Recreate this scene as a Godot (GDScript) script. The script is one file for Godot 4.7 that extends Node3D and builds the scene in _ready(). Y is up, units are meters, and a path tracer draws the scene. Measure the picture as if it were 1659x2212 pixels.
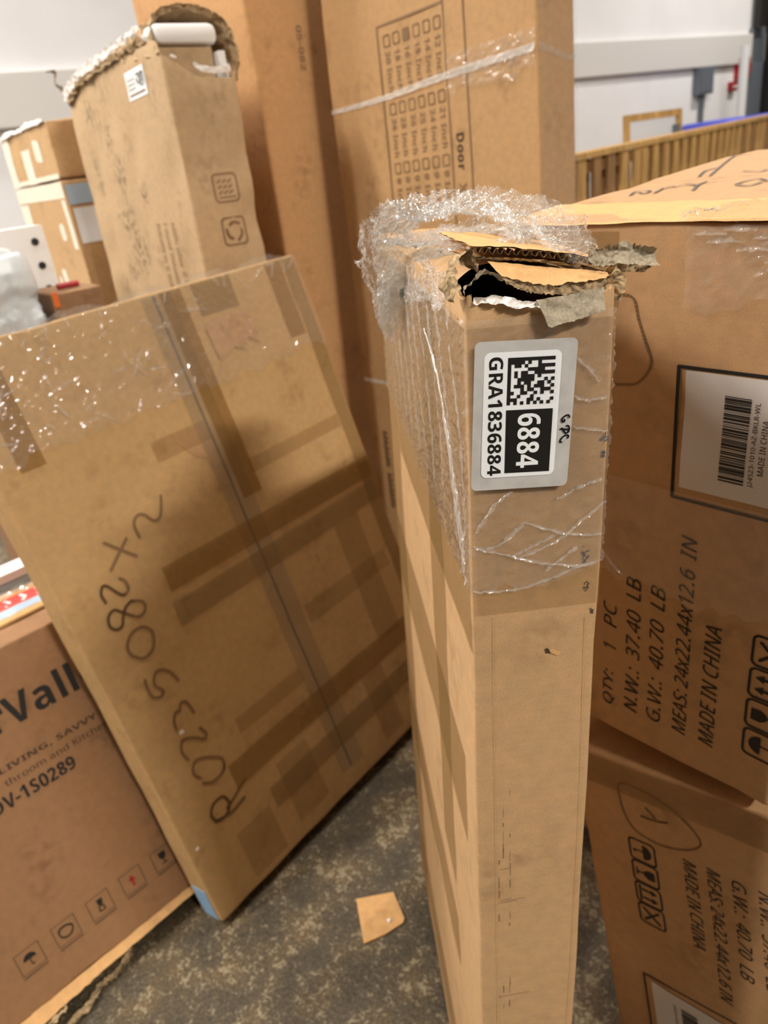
extends Node3D
# A storage corner of a warehouse: damaged cartons standing and leaning on a worn concrete floor.

var M := {}
var taken := {}

func _ready() -> void:
	setup_camera()
	setup_light()
	make_materials()
	build_room()
	build_wrapped_carton()
	build_leaning_carton()
	build_logo_carton()
	build_stack()
	build_torn_carton()
	build_tall_cartons()
	build_left_pile()
	build_back_area()
	build_floor_litter()

# ---------------------------------------------------------------- camera and light

func setup_camera() -> void:
	var cam := Camera3D.new()
	cam.name = "camera"
	add_child(cam)
	var a := CameraAttributesPhysical.new()
	a.frustum_focal_length = 17.36
	a.frustum_near = 0.02
	a.frustum_far = 60.0
	a.frustum_focus_distance = 0.52
	a.exposure_aperture = 5.2
	cam.attributes = a
	var pitch := deg_to_rad(-25.5)
	var roll := deg_to_rad(-8.0)
	cam.transform = Transform3D(Basis(Vector3.RIGHT, pitch) * Basis(Vector3.BACK, roll), Vector3(0, 1.32, 0))
	cam.current = true

const LAMP_ENERGY := 20.0

func setup_light() -> void:
	var env := Environment.new()
	env.background_mode = Environment.BG_COLOR
	env.background_color = Color(0.02, 0.02, 0.02)
	env.tonemap_mode = Environment.TONE_MAPPER_LINEAR
	env.tonemap_exposure = 1.0
	env.sdfgi_enabled = true
	env.ssao_enabled = true
	env.ssil_enabled = true
	var we := WorldEnvironment.new()
	we.name = "environment"
	we.environment = env
	add_child(we)

# the room stands turned: e1 runs along the back wall, e2 from the back wall into the room
const E1 := Vector3(0.827, 0, -0.562)
const E2 := Vector3(0.562, 0, 0.827)
const WALL0 := Vector3(2.29, 0, -7.67)
const CEIL := 4.6

func rp(a: float, b: float, y := 0.0) -> Vector3:
	return WALL0 + E1 * a + E2 * b + Vector3(0, y, 0)

func room_basis() -> Basis:
	return Basis(E1, Vector3.UP, E2)

# ---------------------------------------------------------------- naming

func numbered(n: String) -> String:
	if not taken.has(n):
		taken[n] = 0
		return n
	taken[n] += 1
	return "%s_%03d" % [n, taken[n]]

func thing(called: String, label: String, category: String, at := Transform3D(), group := "") -> Node3D:
	var o := Node3D.new()
	o.name = numbered(called)
	add_child(o)
	o.transform = at
	o.set_meta("label", label)
	o.set_meta("category", category)
	if group != "":
		o.set_meta("group", group)
	return o

func part(called: String, mesh: Mesh, mat: Material, parent: Node3D, at := Transform3D()) -> MeshInstance3D:
	var o := MeshInstance3D.new()
	o.name = called
	o.mesh = mesh
	o.material_override = mat
	parent.add_child(o, true)
	o.transform = at
	return o

func single(called: String, label: String, category: String, mesh: Mesh, mat: Material, at := Transform3D(), group := "") -> MeshInstance3D:
	var o := MeshInstance3D.new()
	o.name = numbered(called)
	o.mesh = mesh
	o.material_override = mat
	add_child(o)
	o.transform = at
	o.set_meta("label", label)
	o.set_meta("category", category)
	if group != "":
		o.set_meta("group", group)
	return o

func struct(called: String, mesh: Mesh, mat: Material, at := Transform3D(), label := "") -> MeshInstance3D:
	var o := MeshInstance3D.new()
	o.name = called
	o.mesh = mesh
	o.material_override = mat
	add_child(o)
	o.transform = at
	o.set_meta("kind", "structure")
	if label != "":
		o.set_meta("label", label)
	return o

# ---------------------------------------------------------------- materials

func noise(seed_: int, freq: float, oct := 3, type := FastNoiseLite.TYPE_SIMPLEX_SMOOTH) -> FastNoiseLite:
	var n := FastNoiseLite.new()
	n.seed = seed_
	n.frequency = freq
	n.noise_type = type
	n.fractal_type = FastNoiseLite.FRACTAL_FBM if oct > 1 else FastNoiseLite.FRACTAL_NONE
	n.fractal_octaves = oct
	return n

func seamless(n: FastNoiseLite, size: int) -> PackedByteArray:
	var im := n.get_seamless_image(size, size)
	im.convert(Image.FORMAT_L8)
	return im.get_data()

func kraft_texture() -> Array:
	# fibre, faint flute lines and dark specks, as a multiplier near white; and its relief
	var s := 1024
	var fibre := seamless(noise(3, 0.11, 4), s)
	var blotch := seamless(noise(5, 0.012, 3), s)
	var speck := seamless(noise(9, 0.2, 2), s)
	var fl := noise(13, 0.05, 2)
	var c := PackedByteArray()
	c.resize(s * s * 3)
	var h := PackedByteArray()
	h.resize(s * s)
	for y in s:
		var line := sin(y * TAU / 32.0) * 0.5 + fl.get_noise_2d(0.0, y) * 0.5
		for x in s:
			var i := y * s + x
			var v := 0.94 + (fibre[i] - 128) * 0.00038 + (blotch[i] - 128) * 0.00022 + line * 0.007
			if speck[i] > 222:
				v -= 0.07
			var warm := (blotch[i] - 128) * 0.00008
			c[i * 3] = int(clampf(v + warm, 0, 1) * 255)
			c[i * 3 + 1] = int(clampf(v, 0, 1) * 255)
			c[i * 3 + 2] = int(clampf(v - warm, 0, 1) * 255)
			h[i] = int(clampf(0.5 + line * 0.22 + (fibre[i] - 128) * 0.0010, 0, 1) * 255)
	return [ImageTexture.create_from_image(Image.create_from_data(s, s, false, Image.FORMAT_RGB8, c)), ImageTexture.create_from_image(Image.create_from_data(s, s, false, Image.FORMAT_L8, h))]

func stain_texture() -> ImageTexture:
	# large scuffs and dull patches of handled cardboard
	var s := 512
	var a := seamless(noise(21, 0.010, 5), s)
	var b := seamless(noise(23, 0.045, 4), s)
	var c := PackedByteArray()
	c.resize(s * s * 4)
	for i in s * s:
		var t := clampf((a[i] - 150) / 90.0, 0, 1) * clampf((b[i] - 90) / 90.0, 0, 1)
		var v := 1.0 - 0.12 * t
		c[i * 4] = int(v * 255)
		c[i * 4 + 1] = int((v - 0.01 * t) * 255)
		c[i * 4 + 2] = int((v - 0.015 * t) * 255)
		c[i * 4 + 3] = 255
	return ImageTexture.create_from_image(Image.create_from_data(s, s, false, Image.FORMAT_RGBA8, c))

func floor_texture() -> Array:
	# worn dark concrete: pale scuffed patches, crumbs and darker oily areas
	var s := 2048
	var big := seamless(noise(31, 0.004, 5), s)
	var mid := seamless(noise(33, 0.022, 5), s)
	var fine := seamless(noise(35, 0.06, 4), s)
	var grit := seamless(noise(37, 0.22, 2), s)
	var c := PackedByteArray()
	c.resize(s * s * 3)
	for i in s * s:
		var t := (mid[i] - 128) / 128.0 * 0.62 + (fine[i] - 128) / 128.0 * 0.5 + (big[i] - 128) / 128.0 * 0.4 + (grit[i] - 128) / 128.0 * 0.32
		var pale := clampf((t - 0.18) / 0.26, 0, 1) * 0.75
		var crumb := clampf((grit[i] - 168) / 18.0, 0, 1) * clampf((mid[i] - 118) / 40.0, 0, 1) * 0.6
		pale = maxf(pale, crumb)
		var dark := 0.30 + (big[i] - 128) * 0.0006 + (grit[i] - 128) * 0.0007 + (fine[i] - 128) * 0.0006
		var olive := clampf((big[i] - 110) / 90.0, 0, 1) * 0.05
		var r := lerpf(dark * 1.04 + olive * 0.6, 0.62, pale)
		var g := lerpf(dark * 0.915 + olive * 0.2, 0.575, pale)
		var b := lerpf(dark * 0.69 - olive * 0.3, 0.475, pale)
		c[i * 3] = int(clampf(r, 0, 1) * 255)
		c[i * 3 + 1] = int(clampf(g, 0, 1) * 255)
		c[i * 3 + 2] = int(clampf(b, 0, 1) * 255)
	return [ImageTexture.create_from_image(Image.create_from_data(s, s, false, Image.FORMAT_RGB8, c)), ImageTexture.create_from_image(Image.create_from_data(s, s, false, Image.FORMAT_L8, fine))]

var kraft: Array
var stain: ImageTexture

func card(called: String, col: Color, rough := 0.72) -> StandardMaterial3D:
	var m := StandardMaterial3D.new()
	m.resource_name = called
	m.albedo_color = col
	m.albedo_texture = kraft[0]
	m.uv1_triplanar = true
	m.uv1_scale = Vector3.ONE * 4.0
	m.uv1_triplanar_sharpness = 8.0
	m.heightmap_enabled = true
	m.heightmap_texture = kraft[1]
	m.heightmap_scale = 0.008
	m.detail_enabled = true
	m.detail_albedo = stain
	m.detail_blend_mode = BaseMaterial3D.BLEND_MODE_MUL
	m.detail_uv_layer = BaseMaterial3D.DETAIL_UV_2
	m.uv2_triplanar = true
	m.uv2_scale = Vector3.ONE * 1.3
	m.uv2_offset = Vector3(randf_of(called), randf_of(called + "y"), randf_of(called + "z"))
	m.roughness = rough
	m.metallic_specular = 0.35
	return m

func randf_of(s: String) -> float:
	return float(s.hash() % 1000) / 1000.0

func plain(called: String, col: Color, rough := 0.6, spec := 0.5) -> StandardMaterial3D:
	var m := StandardMaterial3D.new()
	m.resource_name = called
	m.albedo_color = col
	m.roughness = rough
	m.metallic_specular = spec
	return m

func clear(called: String, col: Color, alpha: float, rough: float) -> StandardMaterial3D:
	var m := plain(called, Color(col.r, col.g, col.b, alpha), rough)
	m.transparency = BaseMaterial3D.TRANSPARENCY_ALPHA
	return m

func mottled(called: String, col: Color, seed_: int, freq: float, depth: float, rough: float, scale := 2.0) -> StandardMaterial3D:
	var m := plain(called, col, rough)
	var s := 256
	var a := seamless(noise(seed_, freq, 4), s)
	var c := PackedByteArray()
	c.resize(s * s * 3)
	for i in s * s:
		var v := int(clampf(1.0 - depth * 0.5 + (a[i] - 128) / 128.0 * depth, 0, 1) * 255)
		c[i * 3] = v
		c[i * 3 + 1] = v
		c[i * 3 + 2] = v
	m.albedo_texture = ImageTexture.create_from_image(Image.create_from_data(s, s, false, Image.FORMAT_RGB8, c))
	m.uv1_triplanar = true
	m.uv1_scale = Vector3.ONE * scale
	return m

func wood(called: String, col: Color) -> StandardMaterial3D:
	var m := plain(called, col, 0.8)
	var s := 256
	var n := noise(77, 0.02, 4)
	var c := PackedByteArray()
	c.resize(s * s * 3)
	for y in s:
		for x in s:
			var v := 0.86 + n.get_noise_2d(x * 3.2, y * 0.25) * 0.28
			var i := (y * s + x) * 3
			c[i] = int(clampf(v, 0, 1) * 255)
			c[i + 1] = int(clampf(v * 0.985, 0, 1) * 255)
			c[i + 2] = int(clampf(v * 0.95, 0, 1) * 255)
	m.albedo_texture = ImageTexture.create_from_image(Image.create_from_data(s, s, false, Image.FORMAT_RGB8, c))
	m.uv1_triplanar = true
	m.uv1_scale = Vector3.ONE * 2.0
	return m

func dirt_material() -> StandardMaterial3D:
	var m := plain("grey_dirt", Color(0.36, 0.33, 0.29), 0.9)
	var s := 256
	var a := seamless(noise(91, 0.03, 5), s)
	var g := seamless(noise(93, 0.14, 3), s)
	var c := PackedByteArray()
	c.resize(s * s * 4)
	for i in s * s:
		c[i * 4] = 255
		c[i * 4 + 1] = 255
		c[i * 4 + 2] = 255
		c[i * 4 + 3] = int(clampf((a[i] - 90) / 110.0, 0, 1) * clampf((g[i] - 60) / 130.0, 0, 1) * 245)
	m.albedo_texture = ImageTexture.create_from_image(Image.create_from_data(s, s, false, Image.FORMAT_RGBA8, c))
	m.uv1_triplanar = true
	m.uv1_scale = Vector3.ONE * 5.0
	m.transparency = BaseMaterial3D.TRANSPARENCY_ALPHA
	m.vertex_color_use_as_albedo = true
	return m

func make_materials() -> void:
	kraft = kraft_texture()
	stain = stain_texture()
	M.card_hero = card("kraft_hero", Color(0.79, 0.645, 0.475))
	M.card_panel = card("kraft_panel", Color(0.765, 0.625, 0.43))
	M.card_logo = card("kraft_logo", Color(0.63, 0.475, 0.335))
	M.card_stack = card("kraft_stack", Color(0.76, 0.605, 0.44))
	M.card_torn = card("kraft_torn", Color(0.78, 0.665, 0.515))
	M.card_tall = card("kraft_tall", Color(0.80, 0.62, 0.425))
	M.card_door = card("kraft_door", Color(0.78, 0.625, 0.44))
	M.card_pile = card("kraft_pile", Color(0.80, 0.655, 0.475))
	M.card_dark = card("kraft_dark", Color(0.60, 0.46, 0.34))
	M.card_light = card("kraft_inner_liner", Color(0.86, 0.68, 0.46))
	M.torn_grey = mottled("torn_grey_fibre", Color(0.70, 0.65, 0.56), 41, 0.12, 0.16, 0.9, 14.0)
	M.torn_tan = mottled("torn_tan_fibre", Color(0.77, 0.66, 0.50), 43, 0.05, 0.35, 0.9, 14.0)
	M.torn_white = plain("torn_white_fibre", Color(0.92, 0.90, 0.88), 0.85)
	M.dirt = dirt_material()
	M.foam = plain("foam_white", Color(0.93, 0.93, 0.93), 0.75)
	M.ink = plain("ink_black", Color(0.09, 0.075, 0.065), 0.7)
	M.ink_soft = plain("ink_worn", Color(0.26, 0.18, 0.12), 0.75)
	M.ink_brown = plain("ink_faded", Color(0.52, 0.40, 0.285), 0.75)
	M.ink_frame = plain("ink_thin", Color(0.38, 0.28, 0.195), 0.75)
	M.marker = plain("marker_dry", Color(0.50, 0.385, 0.25), 0.6)
	M.marker_grey = plain("marker_grey", Color(0.30, 0.28, 0.28), 0.6)
	M.ink_red = plain("ink_red", Color(0.62, 0.12, 0.11), 0.7)
	M.ink_blue = plain("ink_pen", Color(0.06, 0.06, 0.12), 0.4)
	M.label_black = plain("label_black", Color(0.055, 0.055, 0.06), 0.45)
	M.label_white = plain("label_white", Color(0.93, 0.95, 0.97), 0.4)
	M.label_grey = mottled("label_grey", Color(0.76, 0.76, 0.75), 45, 0.02, 0.05, 0.35, 10.0)
	M.label_dull = plain("label_dull", Color(0.80, 0.78, 0.77), 0.5)
	M.sticker_blue = plain("sticker_blue", Color(0.56, 0.72, 0.86), 0.4)
	M.tape_brown = clear("packing_tape_brown", Color(0.57, 0.41, 0.17), 0.45, 0.28)
	M.tape_tan = clear("packing_tape_tan", Color(0.58, 0.46, 0.28), 0.42, 0.27)
	M.tape_brown.metallic_specular = 0.3
	M.tape_brown.roughness = 0.38
	M.tape_tan.metallic_specular = 0.3
	M.tape_tan.roughness = 0.38
	M.tape_dull = clear("packing_tape_clear_dull", Color(0.66, 0.58, 0.46), 0.34, 0.3)
	M.tape_light = clear("packing_tape_thin", Color(0.60, 0.45, 0.24), 0.24, 0.3)
	M.tape_clear = clear("packing_tape_clear", Color(0.95, 0.93, 0.9), 0.05, 0.14)
	M.tape_white = plain("paper_tape_white", Color(0.90, 0.87, 0.80), 0.6)
	M.film = clear("stretch_film", Color(0.95, 0.96, 0.97), 0.05, 0.06)
	M.film_thick = clear("stretch_film_bunched", Color(0.92, 0.93, 0.93), 0.16, 0.07)
	M.film_strap = clear("film_strap_white", Color(0.92, 0.91, 0.89), 0.55, 0.3)
	M.film_dusty = clear("stretch_film_dusty", Color(0.72, 0.70, 0.66), 0.55, 0.3)
	M.bag = plain("bag_white", Color(0.90, 0.93, 0.95), 0.35)
	M.bag.backlight_enabled = true
	M.bag.backlight = Color(0.5, 0.55, 0.58)
	M.wall = mottled("painted_wall", Color(0.93, 0.935, 0.95), 51, 0.01, 0.02, 0.8, 0.5)
	M.wall_step = plain("painted_ledge", Color(0.84, 0.835, 0.83), 0.7)
	M.block = mottled("grey_block_wall", Color(0.44, 0.43, 0.42), 53, 0.02, 0.1, 0.9, 1.0)
	M.ceiling = plain("ceiling_paint", Color(0.74, 0.74, 0.74), 0.9)
	M.pallet = wood("pallet_wood", Color(0.83, 0.66, 0.40))
	M.pallet_dark = wood("pallet_wood_weathered", Color(0.66, 0.50, 0.32))
	M.metal_grey = plain("painted_steel_grey", Color(0.38, 0.41, 0.45), 0.45)
	M.red = plain("enamel_red", Color(0.62, 0.09, 0.11), 0.4)
	M.pipe = plain("pipe_white", Color(0.86, 0.87, 0.88), 0.4)
	M.black = plain("black_steel", Color(0.06, 0.055, 0.055), 0.5)
	M.blue = plain("tarp_blue", Color(0.28, 0.34, 0.80), 0.5)
	M.glass = clear("glass_pane", Color(0.8, 0.85, 0.86), 0.06, 0.03)
	M.pkg_red = plain("print_red", Color(0.88, 0.30, 0.28), 0.35)
	M.pkg_white = plain("print_white", Color(0.92, 0.92, 0.92), 0.3)
	M.pkg_blue = plain("print_blue", Color(0.66, 0.75, 0.84), 0.35)
	M.crate_orange = plain("crate_orange", Color(0.85, 0.42, 0.13), 0.5)
	M.green = plain("label_scrap_green", Color(0.08, 0.24, 0.21), 0.5)
	M.lamp = plain("lamp_diffuser", Color(0.95, 0.95, 0.95), 0.6)
	M.lamp.emission_enabled = true
	M.lamp.emission = Color(1.0, 0.97, 0.93)
	M.lamp.emission_energy_multiplier = 3.0
	var ft := floor_texture()
	var m := StandardMaterial3D.new()
	m.resource_name = "worn_concrete"
	m.albedo_texture = ft[0]
	m.uv1_triplanar = true
	m.uv1_world_triplanar = true
	m.uv1_scale = Vector3.ONE * 0.85
	m.heightmap_enabled = true
	m.heightmap_texture = ft[1]
	m.heightmap_scale = 0.12
	m.roughness = 0.62
	M.floor = m

# ---------------------------------------------------------------- mesh helpers

class MB:
	# collects triangles; smooth ones share vertices by place
	var v := PackedVector3Array()
	var idx := PackedInt32Array()
	var at := {}
	var merge := true
	func vert(p: Vector3) -> int:
		if not merge:
			v.append(p)
			return v.size() - 1
		var k := Vector3i((p * 50000.0).round())
		if at.has(k):
			return at[k]
		v.append(p)
		at[k] = v.size() - 1
		return v.size() - 1
	func tri(a: int, b: int, c: int) -> void:
		idx.append(a)
		idx.append(b)
		idx.append(c)
	func quad(a: int, b: int, c: int, d: int) -> void:
		tri(a, b, c)
		tri(a, c, d)
	func tri_p(a: Vector3, b: Vector3, c: Vector3) -> void:
		tri(vert(a), vert(b), vert(c))
	func quad_p(a: Vector3, b: Vector3, c: Vector3, d: Vector3) -> void:
		tri_p(a, b, c)
		tri_p(a, c, d)
	func box(lo: Vector3, hi: Vector3) -> void:
		var p := []
		for i in 8:
			p.append(Vector3(hi.x if i & 1 else lo.x, hi.y if i & 2 else lo.y, hi.z if i & 4 else lo.z))
		for q in [[4, 6, 7, 5], [1, 3, 2, 0], [0, 2, 6, 4], [5, 7, 3, 1], [6, 2, 3, 7], [0, 4, 5, 1]]:
			quad_p(p[q[0]], p[q[1]], p[q[2]], p[q[3]])
	func mesh(flat := false) -> ArrayMesh:
		var arr := []
		arr.resize(Mesh.ARRAY_MAX)
		if flat:
			var fv := PackedVector3Array()
			var fn := PackedVector3Array()
			for t in range(0, idx.size(), 3):
				var a := v[idx[t]]
				var b := v[idx[t + 1]]
				var c := v[idx[t + 2]]
				var n := (c - a).cross(b - a).normalized()
				fv.append(a)
				fv.append(b)
				fv.append(c)
				fn.append(n)
				fn.append(n)
				fn.append(n)
			arr[Mesh.ARRAY_VERTEX] = fv
			arr[Mesh.ARRAY_NORMAL] = fn
		else:
			var nn := PackedVector3Array()
			nn.resize(v.size())
			for t in range(0, idx.size(), 3):
				var a := v[idx[t]]
				var b := v[idx[t + 1]]
				var c := v[idx[t + 2]]
				var n := (c - a).cross(b - a)
				nn[idx[t]] += n
				nn[idx[t + 1]] += n
				nn[idx[t + 2]] += n
			for i in nn.size():
				nn[i] = nn[i].normalized() if nn[i].length_squared() > 1e-30 else Vector3.UP
			arr[Mesh.ARRAY_VERTEX] = v
			arr[Mesh.ARRAY_NORMAL] = nn
			arr[Mesh.ARRAY_INDEX] = idx
		var m := ArrayMesh.new()
		m.add_surface_from_arrays(Mesh.PRIMITIVE_TRIANGLES, arr)
		return m

func box_mesh(lo: Vector3, hi: Vector3) -> ArrayMesh:
	var b := MB.new()
	b.merge = false
	b.box(lo, hi)
	return b.mesh(true)

class Box:
	# a carton in its own axes: x 0..w, y 0..h, z 0..-d, the face at z = 0 is its front
	var node: Node3D
	var w: float
	var h: float
	var d: float
	var r := 0.004
	var amp := 0.002
	var n: FastNoiseLite
	func disp(p: Vector3) -> float:
		return -amp * maxf(0.0, n.get_noise_3dv(p) * 1.6 + 0.15)
	func face(f: String, u: float, v: float, off := 0.0) -> Vector3:
		var p: Vector3
		var nn: Vector3
		match f:
			"front":
				p = Vector3(u, v, 0)
				nn = Vector3.BACK
			"left":
				p = Vector3(0, v, u - d)
				nn = Vector3.LEFT
			"right":
				p = Vector3(w, v, -u)
				nn = Vector3.RIGHT
			"top":
				p = Vector3(u, h, -v)
				nn = Vector3.UP
		return p + nn * (disp(p) + off)

func pose(x: float, y: float, z: float, yaw: float, tx: float, tz: float) -> Transform3D:
	return Transform3D(Basis(Vector3.UP, yaw) * Basis(Vector3.RIGHT, tx) * Basis(Vector3.BACK, tz), Vector3(x, y, z))

func steps(l: float, r: float, s: float) -> PackedFloat32Array:
	var a := PackedFloat32Array([0.0, r * 0.35, r])
	var n := maxi(1, int(round((l - 2 * r) / s)))
	for i in range(1, n):
		a.append(r + (l - 2 * r) * i / n)
	a.append(l - r)
	a.append(l - r * 0.35)
	a.append(l)
	return a

func soft_box(b: Box, s := 0.03) -> ArrayMesh:
	var mb := MB.new()
	var e := Vector3(b.w, b.h, b.d)
	var ax := [steps(b.w, b.r, s), steps(b.h, b.r, s), steps(b.d, b.r, s)]
	for axis in 3:
		var i1 := (axis + 1) % 3
		var i2 := (axis + 2) % 3
		for side in 2:
			var a1: PackedFloat32Array = ax[i1]
			var a2: PackedFloat32Array = ax[i2]
			var grid := PackedInt32Array()
			for q in a2:
				for p in a1:
					var c := Vector3.ZERO
					c[axis] = e[axis] * side
					c[i1] = p
					c[i2] = q
					var inner := c.clamp(Vector3.ONE * b.r, e - Vector3.ONE * b.r)
					var dir := (c - inner).normalized()
					var pos := inner + dir * b.r
					pos.z = -pos.z
					dir.z = -dir.z
					pos += dir * b.disp(pos)
					grid.append(mb.vert(pos))
			var k := a1.size()
			for y in a2.size() - 1:
				for x in k - 1:
					var q0 := y * k + x
					# the z axis is mirrored, so the winding is too
					if side == 1:
						mb.quad(grid[q0], grid[q0 + 1], grid[q0 + k + 1], grid[q0 + k])
					else:
						mb.quad(grid[q0], grid[q0 + k], grid[q0 + k + 1], grid[q0 + 1])
	return mb.mesh()

func carton(called: String, label: String, at: Transform3D, w: float, h: float, d: float, mat: Material, seed_: int, amp := 0.002, r := 0.004, freq := 5.0, with_body := true, group := "") -> Box:
	var b := Box.new()
	b.w = w
	b.h = h
	b.d = d
	b.r = r
	b.amp = amp
	b.n = noise(seed_, freq, 2)
	b.node = thing(called, label, "box", at, group)
	if with_body:
		part("body", soft_box(b), mat, b.node)
	return b

func ring(b: Box, off: float, step: float) -> Array:
	# points round the carton's outline (x, z), with their outward normals
	var pts := []
	var cs := [[Vector2(b.r, -b.r), PI, PI / 2], [Vector2(b.w - b.r, -b.r), PI / 2, 0.0], [Vector2(b.w - b.r, -b.d + b.r), 0.0, -PI / 2], [Vector2(b.r, -b.d + b.r), -PI / 2, -PI]]
	for k in 4:
		var c: Vector2 = cs[k][0]
		for i in 5:
			var a: float = lerpf(cs[k][1], cs[k][2], i / 4.0)
			var n := Vector2(cos(a), sin(a))
			pts.append([c + n * (b.r + off), n])
		var nx: Vector2 = cs[(k + 1) % 4][0]
		var an: float = cs[k][2]
		var n2 := Vector2(cos(an), sin(an))
		var l := c.distance_to(nx)
		var m := maxi(1, int(l / step))
		for i in range(1, m):
			pts.append([c.lerp(nx, float(i) / m) + n2 * (b.r + off), n2])
	return pts

func open_box(b: Box, top: Callable, thick: float, deep: float, step := 0.02) -> ArrayMesh:
	# a carton without its lid: outside, torn rim, inside down to a floor, and the bottom
	var mb := MB.new()
	var out := ring(b, 0.0, step)
	var inn := ring(b, -thick, step)
	var k := out.size()
	var rows := int(b.h / 0.03)
	var cols := []
	for i in k:
		var q: Vector2 = out[i][0]
		var nn: Vector2 = out[i][1]
		var q2 := q - nn * thick
		var t: float = top.call(q)
		var col := PackedInt32Array()
		for j in rows + 1:
			var y := t * j / rows
			var p := Vector3(q.x, y, q.y)
			col.append(mb.vert(p + Vector3(nn.x, 0, nn.y) * b.disp(p)))
		for j in 6:
			var y := t - deep * j / 5.0 if j < 5 else b.h - deep
			var p := Vector3(q2.x, y, q2.y)
			col.append(mb.vert(p + Vector3(nn.x, 0, nn.y) * b.disp(p)))
		cols.append(col)
	for i in k:
		var a: PackedInt32Array = cols[i]
		var c: PackedInt32Array = cols[(i + 1) % k]
		for j in a.size() - 1:
			mb.quad(a[j], a[j + 1], c[j + 1], c[j])
	var lowc := mb.vert(Vector3(b.w / 2, 0, -b.d / 2))
	var inc := mb.vert(Vector3(b.w / 2, b.h - deep, -b.d / 2))
	for i in k:
		var a: PackedInt32Array = cols[i]
		var c: PackedInt32Array = cols[(i + 1) % k]
		mb.tri(a[0], c[0], lowc)
		mb.tri(a[a.size() - 1], inc, c[c.size() - 1])
	return mb.mesh()

# --- flat marks laid on a face of a carton: they follow its dents

func lay(b: Box, f: String, tris: PackedVector2Array, off: float) -> ArrayMesh:
	var mb := MB.new()
	for i in range(0, tris.size(), 3):
		var a := tris[i]
		var c := tris[i + 1]
		var d := tris[i + 2]
		if (c - a).cross(d - a) > 0:
			var t := c
			c = d
			d = t
		mb.tri_p(b.face(f, a.x, a.y, off), b.face(f, c.x, c.y, off), b.face(f, d.x, d.y, off))
	return mb.mesh()

func fill(poly: PackedVector2Array) -> PackedVector2Array:
	var o := PackedVector2Array()
	for i in Geometry2D.triangulate_polygon(poly):
		o.append(poly[i])
	return o

func rect_grid(c: Vector2, size: Vector2, ang: float, step := 0.02) -> PackedVector2Array:
	var o := PackedVector2Array()
	var nx := maxi(1, int(ceil(size.x / step)))
	var ny := maxi(1, int(ceil(size.y / step)))
	for j in ny:
		for i in nx:
			var q := []
			for k in [[0, 0], [1, 0], [1, 1], [0, 1]]:
				q.append(c + (Vector2(float(i + k[0]) / nx - 0.5, float(j + k[1]) / ny - 0.5) * size).rotated(ang))
			for k in [0, 1, 2, 0, 2, 3]:
				o.append(q[k])
	return o

func span(u0: float, v0: float, u1: float, v1: float, step := 0.02) -> PackedVector2Array:
	return rect_grid(Vector2(u0 + u1, v0 + v1) / 2, Vector2(u1 - u0, v1 - v0), 0.0, step)

func rounded(c: Vector2, size: Vector2, rad: float, ang := 0.0) -> PackedVector2Array:
	var o := PackedVector2Array()
	for k in 4:
		var cc := Vector2((size.x / 2 - rad) * [1, -1, -1, 1][k], (size.y / 2 - rad) * [1, 1, -1, -1][k])
		for i in 6:
			o.append(c + (cc + Vector2.from_angle(k * PI / 2 + i * PI / 10) * rad).rotated(ang))
	return o

func stroke(pts: PackedVector2Array, width: float, closed := false) -> PackedVector2Array:
	var o := PackedVector2Array()
	var n := pts.size()
	for i in (n if closed else n - 1):
		var a := pts[i]
		var c := pts[(i + 1) % n]
		var s := (c - a).normalized().orthogonal() * width / 2
		for q in [a - s, a + s, c + s, a - s, c + s, c - s]:
			o.append(q)
		for k in 6:
			o.append(a)
			o.append(a + Vector2.from_angle(k * PI / 3) * width / 2)
			o.append(a + Vector2.from_angle((k + 1) * PI / 3) * width / 2)
	for k in 6:
		var a := pts[n - 1]
		o.append(a)
		o.append(a + Vector2.from_angle(k * PI / 3) * width / 2)
		o.append(a + Vector2.from_angle((k + 1) * PI / 3) * width / 2)
	return o

func curve(flat: Array, sub := 6) -> PackedVector2Array:
	# a smooth line through [x, y, x, y, ...]
	var p := PackedVector2Array()
	for i in range(0, flat.size(), 2):
		p.append(Vector2(flat[i], flat[i + 1]))
	var o := PackedVector2Array()
	for i in p.size() - 1:
		for k in sub:
			o.append(p[i].cubic_interpolate(p[i + 1], p[maxi(i - 1, 0)], p[mini(i + 2, p.size() - 1)], float(k) / sub))
	o.append(p[p.size() - 1])
	return o

func letters(text: String, bold := true, family := "Droid Sans") -> Array:
	var tm := TextMesh.new()
	var fnt := SystemFont.new()
	fnt.font_names = PackedStringArray([family])
	fnt.font_weight = 700 if bold else 400
	tm.font = fnt
	tm.text = text
	tm.font_size = 48
	tm.pixel_size = 0.01
	tm.depth = 0.0
	tm.curve_step = 1.5
	tm.horizontal_alignment = HORIZONTAL_ALIGNMENT_LEFT
	var a := tm.get_mesh_arrays()
	var v: PackedVector3Array = a[Mesh.ARRAY_VERTEX]
	var ix = a[Mesh.ARRAY_INDEX]
	var o := PackedVector2Array()
	if ix != null and ix.size() > 0:
		for i in ix:
			o.append(Vector2(v[i].x, v[i].y))
	else:
		for q in v:
			o.append(Vector2(q.x, q.y))
	var lo := Vector2(1e9, 1e9)
	var hi := -lo
	for q in o:
		lo = lo.min(q)
		hi = hi.max(q)
	return [o, lo, hi]

func words_on(text: String, at: Vector2, ang: float, width: float, height: float, shear := 0.0, bold := true) -> PackedVector2Array:
	var l := letters(text, bold)
	var lo: Vector2 = l[1]
	var sz: Vector2 = l[2] - l[1]
	var o := PackedVector2Array()
	for q in l[0]:
		var t: Vector2 = (q - lo) / sz * Vector2(width, height)
		t.x += shear * t.y
		o.append(at + t.rotated(ang))
	return o

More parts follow.
